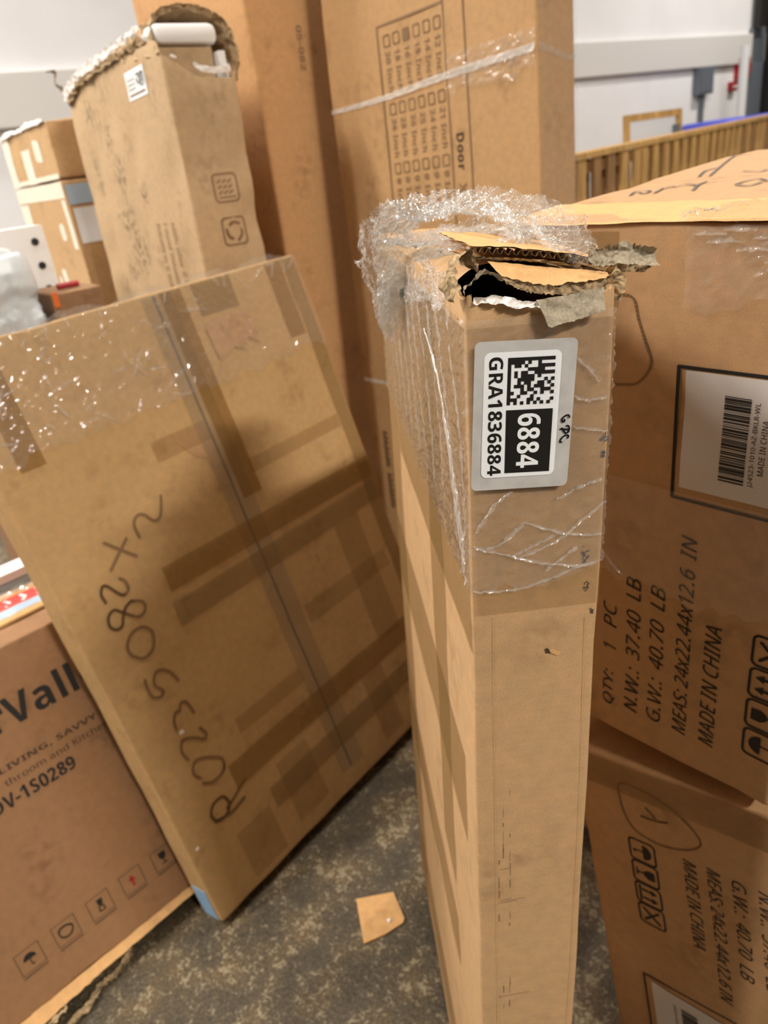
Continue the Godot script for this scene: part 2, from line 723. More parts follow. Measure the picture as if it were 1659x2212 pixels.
func put(called: String, b: Box, f: String, tris: PackedVector2Array, off: float, mat: Material, parent: Node3D = null) -> MeshInstance3D:
	return part(called, lay(b, f, tris, off), mat, parent if parent else b.node)

func moved(tris: PackedVector2Array, at: Vector2, scale: float, ang: float) -> PackedVector2Array:
	var o := PackedVector2Array()
	for q in tris:
		o.append(at + (q * scale).rotated(ang))
	return o

func icon(kind: String, framed := true) -> PackedVector2Array:
	# a handling mark drawn in a unit square round (0, 0)
	var o := PackedVector2Array()
	if framed:
		o.append_array(stroke(rounded(Vector2.ZERO, Vector2(1, 1), 0.16), 0.07, true))
	match kind:
		"umbrella":
			var p := PackedVector2Array()
			for i in 13:
				p.append(Vector2.from_angle(PI * i / 12.0) * 0.33 + Vector2(0, 0.02))
			o.append_array(fill(p))
			o.append_array(stroke(curve([0, 0.05, 0, -0.28, 0.05, -0.35, 0.11, -0.28], 4), 0.05))
		"glass":
			o.append_array(fill(PackedVector2Array([Vector2(-0.2, 0.36), Vector2(0.2, 0.36), Vector2(0.21, 0.1), Vector2(0.1, -0.06), Vector2(-0.1, -0.06), Vector2(-0.21, 0.1)])))
			o.append_array(stroke(PackedVector2Array([Vector2(0, 0), Vector2(0, -0.32)]), 0.06))
			o.append_array(stroke(PackedVector2Array([Vector2(-0.16, -0.34), Vector2(0.16, -0.34)]), 0.06))
		"arrows":
			for x in [-0.2, 0.2]:
				o.append_array(stroke(PackedVector2Array([Vector2(x, -0.22), Vector2(x, 0.2)]), 0.09))
				o.append_array(fill(PackedVector2Array([Vector2(x - 0.14, 0.12), Vector2(x + 0.14, 0.12), Vector2(x, 0.36)])))
			o.append_array(stroke(PackedVector2Array([Vector2(-0.36, -0.33), Vector2(0.36, -0.33)]), 0.08))
		"arrow":
			o.append_array(stroke(PackedVector2Array([Vector2(0, -0.3), Vector2(0, 0.1)]), 0.12))
			o.append_array(fill(PackedVector2Array([Vector2(-0.2, 0.02), Vector2(0.2, 0.02), Vector2(0, 0.34)])))
		"cross":
			o.append_array(stroke(PackedVector2Array([Vector2(-0.3, -0.3), Vector2(0.3, 0.3)]), 0.09))
			o.append_array(stroke(PackedVector2Array([Vector2(-0.3, 0.3), Vector2(0.3, -0.3)]), 0.09))
		"hands":
			o.append_array(stroke(curve([-0.34, 0.2, -0.2, 0.3, 0.1, 0.3, 0.34, 0.16], 4), 0.11))
			o.append_array(stroke(curve([-0.3, -0.18, -0.1, -0.3, 0.15, -0.28, 0.32, -0.1], 4), 0.09))
			o.append_array(stroke(curve([-0.34, 0.2, -0.36, 0.0, -0.3, -0.18], 4), 0.07))
			o.append_array(stroke(curve([0.34, 0.16, 0.38, 0.02, 0.32, -0.1], 4), 0.07))
		"bottle":
			o.append_array(fill(PackedVector2Array([Vector2(-0.12, 0.36), Vector2(0.2, 0.36), Vector2(0.16, 0.05), Vector2(0.03, -0.05), Vector2(-0.1, 0.05)])))
			o.append_array(stroke(PackedVector2Array([Vector2(-0.14, -0.34), Vector2(0.16, -0.34), Vector2(0.14, -0.08), Vector2(-0.1, -0.06), Vector2(-0.14, -0.34)]), 0.07))
		"recycle":
			for k in 3:
				var a := k * TAU / 3 + PI / 2
				o.append_array(stroke(PackedVector2Array([Vector2.from_angle(a - 0.75) * 0.36, Vector2.from_angle(a - 0.2) * 0.33, Vector2.from_angle(a + 0.2) * 0.33, Vector2.from_angle(a + 0.6) * 0.30]), 0.12))
		"print":
			for j in 3:
				for i in 3:
					o.append_array(stroke(PackedVector2Array([Vector2(-0.32 + i * 0.22, 0.2 - j * 0.2), Vector2(-0.18 + i * 0.22, 0.28 - j * 0.2)]), 0.07))
			o.append_array(stroke(PackedVector2Array([Vector2(-0.34, -0.34), Vector2(0.34, -0.34)]), 0.05))
	return o

# --- crumpled sheets

func path_at(p: Array, t: float) -> Vector3:
	var x := clampf(t, 0, 0.99999) * (p.size() - 1)
	var i := int(x)
	return p[i].cubic_interpolate(p[i + 1], p[maxi(i - 1, 0)], p[mini(i + 2, p.size() - 1)], x - i)

func lerp_at(a: Array, t: float) -> float:
	var x := clampf(t, 0, 0.99999) * (a.size() - 1)
	var i := int(x)
	return lerpf(a[i], a[i + 1], x - i)

func crumple(path: Array, widths: Array, side: Vector3, n: int, m: int, amp: float, freq: float, seed_: int, arch := 0.0, fray := 0.0) -> ArrayMesh:
	# a band along a path, its width along side, thrown into folds
	var mb := MB.new()
	var a := noise(seed_, freq, 3)
	var c := noise(seed_ + 7, freq * 2.7, 2, FastNoiseLite.TYPE_CELLULAR)
	var g := PackedInt32Array()
	var ncol := m + 1
	for i in n + 1:
		var t := float(i) / n
		var p := path_at(path, t)
		var q := path_at(path, minf(t + 0.02, 1.0)) - path_at(path, maxf(t - 0.02, 0.0))
		var s := (side - q.normalized() * side.dot(q.normalized())).normalized()
		var nn := s.cross(q).normalized()
		var w := lerp_at(widths, t)
		for j in ncol:
			var x := float(j) / m * 2 - 1
			var e := 1.0 + fray * a.get_noise_2d(t * 90.0 / freq, 4.0 / freq * signf(x)) * absf(x)
			var o := p + s * x * e * w / 2 + nn * arch * (1 - x * x)
			var k := o
			o += nn * amp * (a.get_noise_3dv(k) * 1.3 + (c.get_noise_3dv(k) + 0.5) * 0.8)
			o += s * amp * 0.7 * a.get_noise_3dv(k + Vector3(3, 1, 7)) + q.normalized() * amp * 0.7 * a.get_noise_3dv(k + Vector3(9, 5, 2))
			g.append(mb.vert(o))
	for i in n:
		for j in m:
			var q0 := i * ncol + j
			mb.quad(g[q0], g[q0 + 1], g[q0 + ncol + 1], g[q0 + ncol])
	return mb.mesh(false)

func gathered(path: Array, widths: Array, side: Vector3, n: int, m: int, amp: float, seed_: int, arch := 0.0) -> ArrayMesh:
	# thin film drawn together: long folds along the path, crossed by short sharp creases
	var mb := MB.new()
	var f := noise(seed_, 1.0, 2)
	var g := noise(seed_ + 3, 1.0, 3)
	var ids := PackedInt32Array()
	var run := 0.0
	var last := path_at(path, 0.0)
	for i in n + 1:
		var t := float(i) / n
		var p := path_at(path, t)
		run += p.distance_to(last)
		last = p
		var q := (path_at(path, minf(t + 0.02, 1.0)) - path_at(path, maxf(t - 0.02, 0.0))).normalized()
		var s := (side - q * side.dot(q)).normalized()
		var nn := s.cross(q).normalized()
		var w := lerp_at(widths, t) * (1.0 + 0.35 * f.get_noise_2d(run * 30.0, 7.0))
		for j in m + 1:
			var x := float(j) / m * 2 - 1
			var y := x * w / 2
			var drift := 0.012 * f.get_noise_1d(run * 22.0)
			var r1 := 1.0 - absf(f.get_noise_2d((y + drift) * 95.0, run * 14.0)) * 2.3
			var r2 := 1.0 - absf(g.get_noise_2d(y * 150.0 + run * 110.0, run * 150.0 - y * 90.0)) * 2.4
			var r3 := 1.0 - absf(g.get_noise_2d(y * 120.0 - run * 170.0 + 31.0, run * 90.0 + y * 150.0)) * 2.4
			var h := amp * (absf(r1) + 0.5 * maxf(r2, 0.0) ** 2 + 0.5 * maxf(r3, 0.0) ** 2 + 1.2 * f.get_noise_2d(run * 18.0, y * 25.0 + 9.0))
			ids.append(mb.vert(p + s * (y + amp * 0.8 * f.get_noise_2d(run * 60.0, y * 40.0)) + nn * (h + arch * (1 - x * x))))
	for i in n:
		for j in m:
			var q0 := i * (m + 1) + j
			mb.quad(ids[q0], ids[q0 + 1], ids[q0 + m + 2], ids[q0 + m + 1])
	return mb.mesh()

func tube(path: Array, rad: float, sides := 5, sub := 4) -> ArrayMesh:
	var mb := MB.new()
	var n := (path.size() - 1) * sub
	var rows := []
	for i in n + 1:
		var t := float(i) / n
		var p := path_at(path, t)
		var q := (path_at(path, minf(t + 0.01, 1.0)) - path_at(path, maxf(t - 0.01, 0.0))).normalized()
		var s := q.cross(Vector3(0.31, 0.9, 0.27)).normalized()
		var u := q.cross(s)
		var row := PackedInt32Array()
		for k in sides:
			var a := TAU * k / sides
			row.append(mb.vert(p + (s * cos(a) + u * sin(a)) * rad))
		rows.append(row)
	for i in n:
		for k in sides:
			mb.quad(rows[i][k], rows[i][(k + 1) % sides], rows[i + 1][(k + 1) % sides], rows[i + 1][k])
	return mb.mesh()

func slab(outline: PackedVector2Array, thick: float) -> ArrayMesh:
	# a flat piece lying in x, z with its thickness along y
	var mb := MB.new()
	mb.merge = false
	var ix := Geometry2D.triangulate_polygon(outline)
	for i in range(0, ix.size(), 3):
		var a := outline[ix[i]]
		var b := outline[ix[i + 1]]
		var c := outline[ix[i + 2]]
		for y in [thick, 0.0]:
			mb.tri_p(Vector3(a.x, y, a.y), Vector3(b.x, y, b.y), Vector3(c.x, y, c.y))
	for i in outline.size():
		var a := outline[i]
		var b := outline[(i + 1) % outline.size()]
		mb.quad_p(Vector3(a.x, 0, a.y), Vector3(a.x, thick, a.y), Vector3(b.x, thick, b.y), Vector3(b.x, 0, b.y))
	return mb.mesh(true)

# ---------------------------------------------------------------- the room

func build_room() -> void:
	var rb := room_basis()
	var o := WALL0
	# inside: a from -11 to 9 along the back wall, b from 0 to 10 into the room
	struct("floor", box_mesh(Vector3(-11.3, -0.2, -0.3), Vector3(9.3, 0, 10.3)), M.floor, Transform3D(rb, o), "worn dark concrete floor with pale scuffs")
	struct("ceiling", box_mesh(Vector3(-11.3, CEIL, -0.3), Vector3(9.3, CEIL + 0.2, 10.3)), M.ceiling, Transform3D(rb, o))
	struct("wall_back", box_mesh(Vector3(-11.3, 0, -0.2), Vector3(9.3, CEIL, 0)), M.wall, Transform3D(rb, o), "white painted warehouse wall")
	struct("wall_front", box_mesh(Vector3(-11.3, 0, 10), Vector3(9.3, CEIL, 10.2)), M.block, Transform3D(rb, o))
	struct("wall_left", box_mesh(Vector3(-11.2, 0, 0), Vector3(-11, CEIL, 10)), M.block, Transform3D(rb, o))
	struct("wall_right", box_mesh(Vector3(9, 0, 0), Vector3(9.2, CEIL, 10)), M.wall, Transform3D(rb, o))
	var bb := Box.new()
	bb.w = 17.0
	bb.h = 0.28
	bb.d = 0.05
	bb.r = 0.012
	bb.amp = 0.0
	bb.n = noise(1, 1.0, 1)
	struct("trim_1", soft_box(bb, 1.0), M.wall_step, Transform3D(rb, rp(-11.0, 0.05, 1.72)), "pale grey ledge beam running along the white wall")
	var spots := [[-3.4, -3.2, 0.85, "farthest left beside the ledge wall"], [-3.2, -0.6, 0.8, "second from the ledge wall, left of the leaning cartons"], [-3.4, 0.9, 0.8, "third from the ledge wall, left of the open aisle"], [3.2, 2.6, 2.2, "right of the open aisle"],
		[0.3, -2.0, 0.25, "weak one right above the tall door carton"], [3.3, -4.0, 0.75, "in front of the row of pallets"], [5.2, -7.4, 0.6, "in front of the dark doorway"]]
	for q in spots:
		lamp(Vector3(q[0], CEIL - 0.10, q[1]), q[3], q[2])

func lamp(at: Vector3, where: String, power: float) -> void:
	var t := thing("ceiling_light", "white ceiling strip light, " + where, "light", Transform3D(room_basis(), at), "strip lights under the ceiling")
	part("housing", box_mesh(Vector3(-0.62, 0.03, -0.16), Vector3(0.62, 0.095, 0.16)), M.pipe, t)
	part("diffuser", box_mesh(Vector3(-0.6, 0.0, -0.14), Vector3(0.6, 0.03, 0.14)), M.lamp, t)
	var l := AreaLight3D.new()
	l.name = "lamp_light"
	l.area_size = Vector2(1.2, 0.28)
	l.light_energy = LAMP_ENERGY * power
	l.light_color = Color(1.0, 0.965, 0.92)
	l.area_range = 30.0
	l.area_attenuation = 2.0
	l.shadow_enabled = true
	t.add_child(l)
	l.position = Vector3(0, -0.012, 0)
	l.rotation = Vector3(-PI / 2, 0, 0)

# ---------------------------------------------------------------- wrapped carton in front

const DM := ["11111111111111", "11111010010000", "10110100011111", "10000011111000", "10101100111111", "10101111010000", "10011111000101", "10010110011010", "10111010111001", "10001011001110", "11001100101001", "10010001000000", "11100011010001", "10101010101010"]

func build_wrapped_carton() -> void:
	var b := carton("shipping_carton", "tall narrow film-wrapped carton with torn open top and grey number sticker", pose(0.0, 0.016, -0.46, 0.0402, -0.0092, -0.0568), 0.0999, 1.218, 0.6039, M.card_hero, 101, 0.0012, 0.006, 6.0, false)
	var rag := noise(7, 26.0, 3)
	var top := func(q: Vector2) -> float:
		var y := 1.217 + rag.get_noise_2d(q.x * 6.0, q.y * 6.0) * (0.006 if q.y > -0.06 else 0.0015)
		if q.y > -0.02:
			y -= 0.007 * smoothstep(0.02, 0.05, q.x) * smoothstep(0.1, 0.085, q.x)
		return y
	part("body", open_box(b, top, 0.0045, 0.16, 0.006), M.card_hero, b.node)
	# corner creases pressed into the board
	for q in [[0.0868, 0.03, 0.0905, 0.4, 0.092, 0.67, 0.091, 0.82, 0.0885, 0.97], [0.0170, 0.03, 0.0165, 0.5, 0.0160, 0.75, 0.0158, 0.98]]:
		var p := []
		for k in curve(q, 8):
			p.append(b.face("front", k.x, k.y, -0.0002))
		part("crease_ridge", tube(p, 0.0007, 6, 2), M.card_hero, b.node)
	# packing tape over the top of the front and the left side
	put("tape", b, "front", span(0.001, 0.983, 0.0985, 1.2, 0.012), 0.0006, M.tape_light)
	put("tape", b, "left", span(0.006, 0.02, 0.115, 1.2, 0.03), 0.0006, M.tape_tan)
	put("tape", b, "left", span(0.387, 0.522, 0.47, 1.2, 0.03), 0.0006, M.tape_tan)
	put("tape", b, "left", span(0.006, 0.69, 0.556, 0.80, 0.03), 0.0009, M.tape_tan)
	put("tape", b, "left", span(0.006, 0.375, 0.472, 0.468, 0.03), 0.0009, M.tape_tan)
	put("tape", b, "left", span(0.006, 0.05, 0.598, 0.15, 0.03), 0.0009, M.tape_tan)
	put("tape", b, "left", span(0.12, 0.945, 0.598, 1.2, 0.03), 0.0009, M.tape_tan)
	# a small tear, scuffs and pen ticks on the bare board
	var tear := put("tear", b, "front", fill(PackedVector2Array([Vector2(0.0585, 0.9415), Vector2(0.063, 0.9445), Vector2(0.0665, 0.943), Vector2(0.0715, 0.9395), Vector2(0.068, 0.937), Vector2(0.0625, 0.9405)])), 0.0007, M.card_light)
	put("hole", b, "front", fill(PackedVector2Array([Vector2(0.0575, 0.9455), Vector2(0.0595, 0.9462), Vector2(0.0592, 0.944), Vector2(0.0625, 0.9405), Vector2(0.0585, 0.9412)])), 0.0009, M.ink_soft, tear)
	var rng := RandomNumberGenerator.new()
	rng.seed = 5
	var t := PackedVector2Array()
	for k in 26:
		var u: float = [0.0195, 0.0235, 0.0295, 0.0300][k % 4]
		var v := rng.randf_range(0.60, 0.80) if k < 18 else rng.randf_range(0.45, 0.55)
		t.append_array(stroke(PackedVector2Array([Vector2(u, v), Vector2(u + rng.randf_range(-0.0004, 0.0004), v + rng.randf_range(0.003, 0.012))]), rng.randf_range(0.0002, 0.0005)))
	for k in 5:
		var v: float = [0.705, 0.664, 0.662, 0.52, 0.66][k]
		t.append_array(stroke(PackedVector2Array([Vector2(0.0195, v), Vector2([0.030, 0.031, 0.044, 0.05, 0.036][k], v + 0.001)]), 0.0004))
	put("pen_ticks", b, "front", t, 0.0005, M.marker_grey)
	t = PackedVector2Array()
	for q in [[0.0955, 1.117, 0.006], [0.0955, 1.105, 0.004], [0.085, 1.029, 0.008], [0.086, 1.022, 0.006], [0.0885, 0.999, 0.008], [0.094, 0.975, 0.003]]:
		for k in 9:
			var c := Vector2(q[0] + rng.randf_range(-0.5, 0.5) * q[2] * 0.5, q[1] + rng.randf_range(-0.5, 0.5) * q[2] * 1.2)
			t.append_array(stroke(PackedVector2Array([c, c + Vector2(rng.randf_range(-0.002, 0.002), rng.randf_range(0.0, 0.002))]), rng.randf_range(0.0004, 0.0012)))
	put("scuff", b, "front", t, 0.0008, M.marker_grey)
	hero_label(b)
	hero_top(b)
	hero_film(b)

func hero_label(b: Box) -> void:
	var off := 0.0050
	var ang := -0.045
	var lab := part("sticker", lay(b, "front", rounded_grid(Vector2(0.0368, 1.1392), Vector2(0.0682, 0.1032), 0.004, ang), off), M.label_grey, b.node)
	lab.set_meta("label", "grey sticker with a white printed panel")
	put("sticker_panel", b, "front", rounded_grid(Vector2(0.0350, 1.1403), Vector2(0.0515, 0.0868), 0.0042, ang), off + 0.0002, M.label_white, lab)
	var t := PackedVector2Array()
	var o := Vector2(0.0267, 1.1802)
	var du := Vector2(0.0315, -0.0014) / 14.0
	var dv := Vector2(-0.0012, -0.0314) / 14.0
	for j in 14:
		for i in 14:
			if DM[j][i] == "1":
				var p := o + du * i + dv * j
				for q in [p, p + du * 1.02, p + du * 1.02 + dv * 1.02, p, p + du * 1.02 + dv * 1.02, p + dv * 1.02]:
					t.append(q)
	put("matrix_code", b, "front", t, off + 0.0004, M.label_black, lab)
	put("number_field", b, "front", fill(PackedVector2Array([Vector2(0.0252, 1.1453), Vector2(0.0570, 1.1437), Vector2(0.0553, 1.0987), Vector2(0.0239, 1.1004)])), off + 0.0004, M.label_black, lab)
	put("number_digits", b, "front", words_on("6884", Vector2(0.0332, 1.1421), -PI / 2 + ang, 0.0388, 0.0158), off + 0.0006, M.label_white, lab)
	put("code_text", b, "front", words_on("GRA1836884", Vector2(0.0140, 1.1815), -PI / 2 + ang * 0.65, 0.0820, 0.0096), off + 0.0004, M.label_black, lab)
	t = PackedVector2Array()
	# handwritten "6 PC", read downwards
	var pen := [[0.0686, 1.1362, 0.0680, 1.1378, 0.0660, 1.1376, 0.0640, 1.1362, 0.0634, 1.1345, 0.0644, 1.1332, 0.0654, 1.1340, 0.0650, 1.1352], [0.0625, 1.1285, 0.0650, 1.1282, 0.0684, 1.1275], [0.0668, 1.1304, 0.0683, 1.1300, 0.0688, 1.1280, 0.0682, 1.1258, 0.0664, 1.1252, 0.0650, 1.1268, 0.0636, 1.1290], [0.0680, 1.1215, 0.0684, 1.1230, 0.0668, 1.1237, 0.0645, 1.1226, 0.0630, 1.1208, 0.0626, 1.1192, 0.0638, 1.1190]]
	for q in pen:
		t.append_array(stroke(curve(q), 0.0011))
	put("pen_note", b, "front", t, off + 0.0004, M.ink_blue, lab)

func rounded_grid(c: Vector2, size: Vector2, rad: float, ang: float) -> PackedVector2Array:
	var p := rounded(c, size, rad, ang)
	var o := PackedVector2Array()
	for i in p.size():
		o.append(c)
		o.append(p[i])
		o.append(p[(i + 1) % p.size()])
	return o

func hero_top(b: Box) -> void:
	var n := b.node
	# white foam inside the mouth
	var fb := Box.new()
	fb.w = 0.086
	fb.h = 0.10
	fb.d = 0.03
	fb.r = 0.003
	fb.amp = 0.001
	fb.n = noise(4, 30.0, 2)
	part("foam_insert", soft_box(fb, 0.01), M.foam, n, Transform3D(Basis(), Vector3(0.0068, 1.108, -0.008)))
	# torn inner liner, white and wavy along the front rim
	part("torn_liner", crumple([Vector3(0.006, 1.2175, 0.0012), Vector3(0.02, 1.217, 0.0022), Vector3(0.034, 1.2135, 0.003), Vector3(0.046, 1.2125, 0.003)], [0.004, 0.005, 0.006, 0.004], Vector3(0, 1, -0.4), 60, 8, 0.0026, 110.0, 61, 0.001), M.torn_white, n)
	part("top_panel", bridge([Vector3(0.0005, 1.2165, -0.602), Vector3(0.03, 1.217, -0.602), Vector3(0.07, 1.217, -0.602), Vector3(0.0995, 1.2165, -0.602)], [Vector3(0.0005, 1.2175, -0.055), Vector3(0.022, 1.232, -0.05), Vector3(0.07, 1.231, -0.05), Vector3(0.0995, 1.2185, -0.055)], 30, 40, 0.001, 12.0, 67), M.card_hero, n)
	# upper flap: two facings with the flutes showing between them
	var fa := [Vector3(0.010, 1.2430, -0.03), Vector3(0.0325, 1.2408, -0.028), Vector3(0.0636, 1.2362, -0.028), Vector3(0.0953, 1.2286, -0.03), Vector3(0.106, 1.2255, -0.03)]
	flap_sheet("flap_facing", fa, Vector3(0.0, 0.004, 0), Vector3(-0.004, 0.003, -0.10), M.card_light, n, 71)
	flap_sheet("flap_facing", fa, Vector3(0.0, -0.0026, 0.001), Vector3(-0.004, -0.001, -0.10), M.card_light, n, 73)
	var mb := MB.new()
	for k in 96:
		var t := k / 95.0
		var p := path_at(fa, t)
		var ph := 0.0012 * sin(t * TAU * 21.0)
		var q := path_at(fa, minf(1.0, t + 1.0 / 95.0))
		var ph2 := 0.0012 * sin(minf(1.0, t + 1.0 / 95.0) * TAU * 21.0)
		for z in [[0.0, -0.012]]:
			mb.quad_p(p + Vector3(0, 0.0012 + ph * 1.7, z[0]), q + Vector3(0, 0.0012 + ph2 * 1.7, z[0]), q + Vector3(0, 0.0012 + ph2 * 1.7, z[1]), p + Vector3(0, 0.0012 + ph * 1.7, z[1]))
	part("flutes", mb.mesh(), M.torn_tan, n)
	part("torn_edge", crumple(fa.map(func(p): return p + Vector3(0, -0.0032, 0.002)), [0.0022, 0.003, 0.0026, 0.003, 0.003], Vector3(0, 0.6, 1), 90, 4, 0.0009, 300.0, 75), M.torn_tan, n)
	# lower flap bent into the mouth, with a ragged fringe
	var fb0 := [Vector3(0.0205, 1.2375, -0.025), Vector3(0.042, 1.234, -0.025), Vector3(0.0622, 1.2302, -0.025), Vector3(0.085, 1.2268, -0.025), Vector3(0.1015, 1.2242, -0.025)]
	var fb1 := [Vector3(0.0264, 1.2290, -0.012), Vector3(0.040, 1.2238, -0.010), Vector3(0.0553, 1.2208, -0.008), Vector3(0.075, 1.2212, -0.008), Vector3(0.0975, 1.2222, -0.012)]
	part("bent_flap", bridge(fb0, fb1, 40, 6, 0.0006, 90.0, 81), M.card_light, n)
	part("torn_fringe", crumple(fb1.map(func(p): return p + Vector3(0.001, -0.001, 0.001)), [0.003, 0.005, 0.0045, 0.005, 0.004], Vector3(0, 1, 0.5), 90, 6, 0.0018, 130.0, 83, 0.001), M.torn_tan, n)
	var fb2 := [Vector3(0.0295, 1.2245, -0.0095), Vector3(0.042, 1.2190, -0.008), Vector3(0.0542, 1.2160, -0.007), Vector3(0.0745, 1.2150, -0.007), Vector3(0.097, 1.2162, -0.010)]
	part("torn_liner", bridge(fb1, fb2, 60, 5, 0.0012, 200.0, 85), M.torn_tan, n)
	# grey strip of torn liner folded over the front rim
	part("folded_strip", bridge([Vector3(0.0452, 1.2150, 0.0035), Vector3(0.066, 1.2165, 0.0035), Vector3(0.0892, 1.2195, 0.003)], [Vector3(0.0520, 1.1985, 0.0085), Vector3(0.070, 1.2010, 0.0085), Vector3(0.0885, 1.2055, 0.007)], 40, 12, 0.0012, 70.0, 87), M.torn_grey, n)
	# crushed corner on the left
	part("crushed_corner", crumple([Vector3(-0.004, 1.2215, -0.002), Vector3(-0.0085, 1.2275, -0.012), Vector3(-0.003, 1.2355, -0.02), Vector3(0.005, 1.2425, -0.028), Vector3(0.0095, 1.2385, -0.026), Vector3(0.0135, 1.2335, -0.022)], [0.008, 0.013, 0.012, 0.013, 0.010, 0.006], Vector3(0.5, 0.5, 0.6), 90, 14, 0.0036, 75.0, 91, 0.002), M.torn_tan, n)
	part("crushed_corner", crumple([Vector3(0.0, 1.222, -0.003), Vector3(0.004, 1.226, -0.008), Vector3(0.010, 1.231, -0.012), Vector3(0.020, 1.2305, -0.016), Vector3(0.030, 1.228, -0.018)], [0.005, 0.007, 0.006, 0.006, 0.004], Vector3(0, 0.6, 0.8), 70, 8, 0.0026, 90.0, 93), M.torn_grey, n)
	# ragged flap end sticking out on the right
	part("torn_flap_end", crumple([Vector3(0.090, 1.2320, -0.026), Vector3(0.101, 1.2350, -0.024), Vector3(0.112, 1.2352, -0.02), Vector3(0.122, 1.2328, -0.018), Vector3(0.132, 1.2318, -0.018)], [0.006, 0.014, 0.016, 0.014, 0.010], Vector3(0, 1, -0.25), 80, 22, 0.0036, 62.0, 95, 0.004, 0.25), M.torn_grey, n)
	part("torn_flap_end", crumple([Vector3(0.096, 1.2278, -0.018), Vector3(0.108, 1.2275, -0.016), Vector3(0.120, 1.2258, -0.017), Vector3(0.129, 1.2265, -0.019)], [0.004, 0.006, 0.006, 0.004], Vector3(0, 1, 0.5), 60, 8, 0.0024, 90.0, 97), M.torn_tan, n)
	part("crushed_edge", crumple([Vector3(0.0985, 1.2275, -0.008), Vector3(0.1025, 1.2225, -0.006), Vector3(0.1015, 1.2165, -0.004), Vector3(0.100, 1.209, -0.003)], [0.006, 0.008, 0.008, 0.004], Vector3(1, 0.2, 0.5), 50, 10, 0.0024, 90.0, 99), M.torn_tan, n)

func bridge(p0: Array, p1: Array, n: int, m: int, amp: float, freq: float, seed_: int) -> ArrayMesh:
	# a sheet between two lines
	var mb := MB.new()
	var a := noise(seed_, freq, 3)
	var g := PackedInt32Array()
	for i in n + 1:
		var t := float(i) / n
		var p := path_at(p0, t)
		var q := path_at(p1, t)
		var along := path_at(p0, minf(t + 0.02, 1)) - path_at(p0, maxf(t - 0.02, 0))
		var nn := (q - p).cross(along).normalized()
		for j in m + 1:
			var o := p.lerp(q, float(j) / m)
			g.append(mb.vert(o + nn * amp * a.get_noise_3dv(o) * 2.0 + (q - p).normalized() * amp * (1.5 if j == m else 0.3) * a.get_noise_3dv(o * 2.1)))
	for i in n:
		for j in m:
			var q0 := i * (m + 1) + j
			mb.quad(g[q0], g[q0 + m + 1], g[q0 + m + 2], g[q0 + 1])
	return mb.mesh()

func flap_sheet(called: String, edge: Array, lift: Vector3, back: Vector3, mat: Material, n: Node3D, seed_: int) -> void:
	var far := edge.map(func(p): return p + lift + back)
	var near := edge.map(func(p): return p + lift)
	part(called, bridge(far, near, 60, 10, 0.0006, 60.0, seed_), mat, n)
	part(called, bridge(far.map(func(p): return p - Vector3(0, 0.0008, 0)), near.map(func(p): return p - Vector3(0, 0.0008, 0)), 60, 10, 0.0006, 60.0, seed_), mat, n)

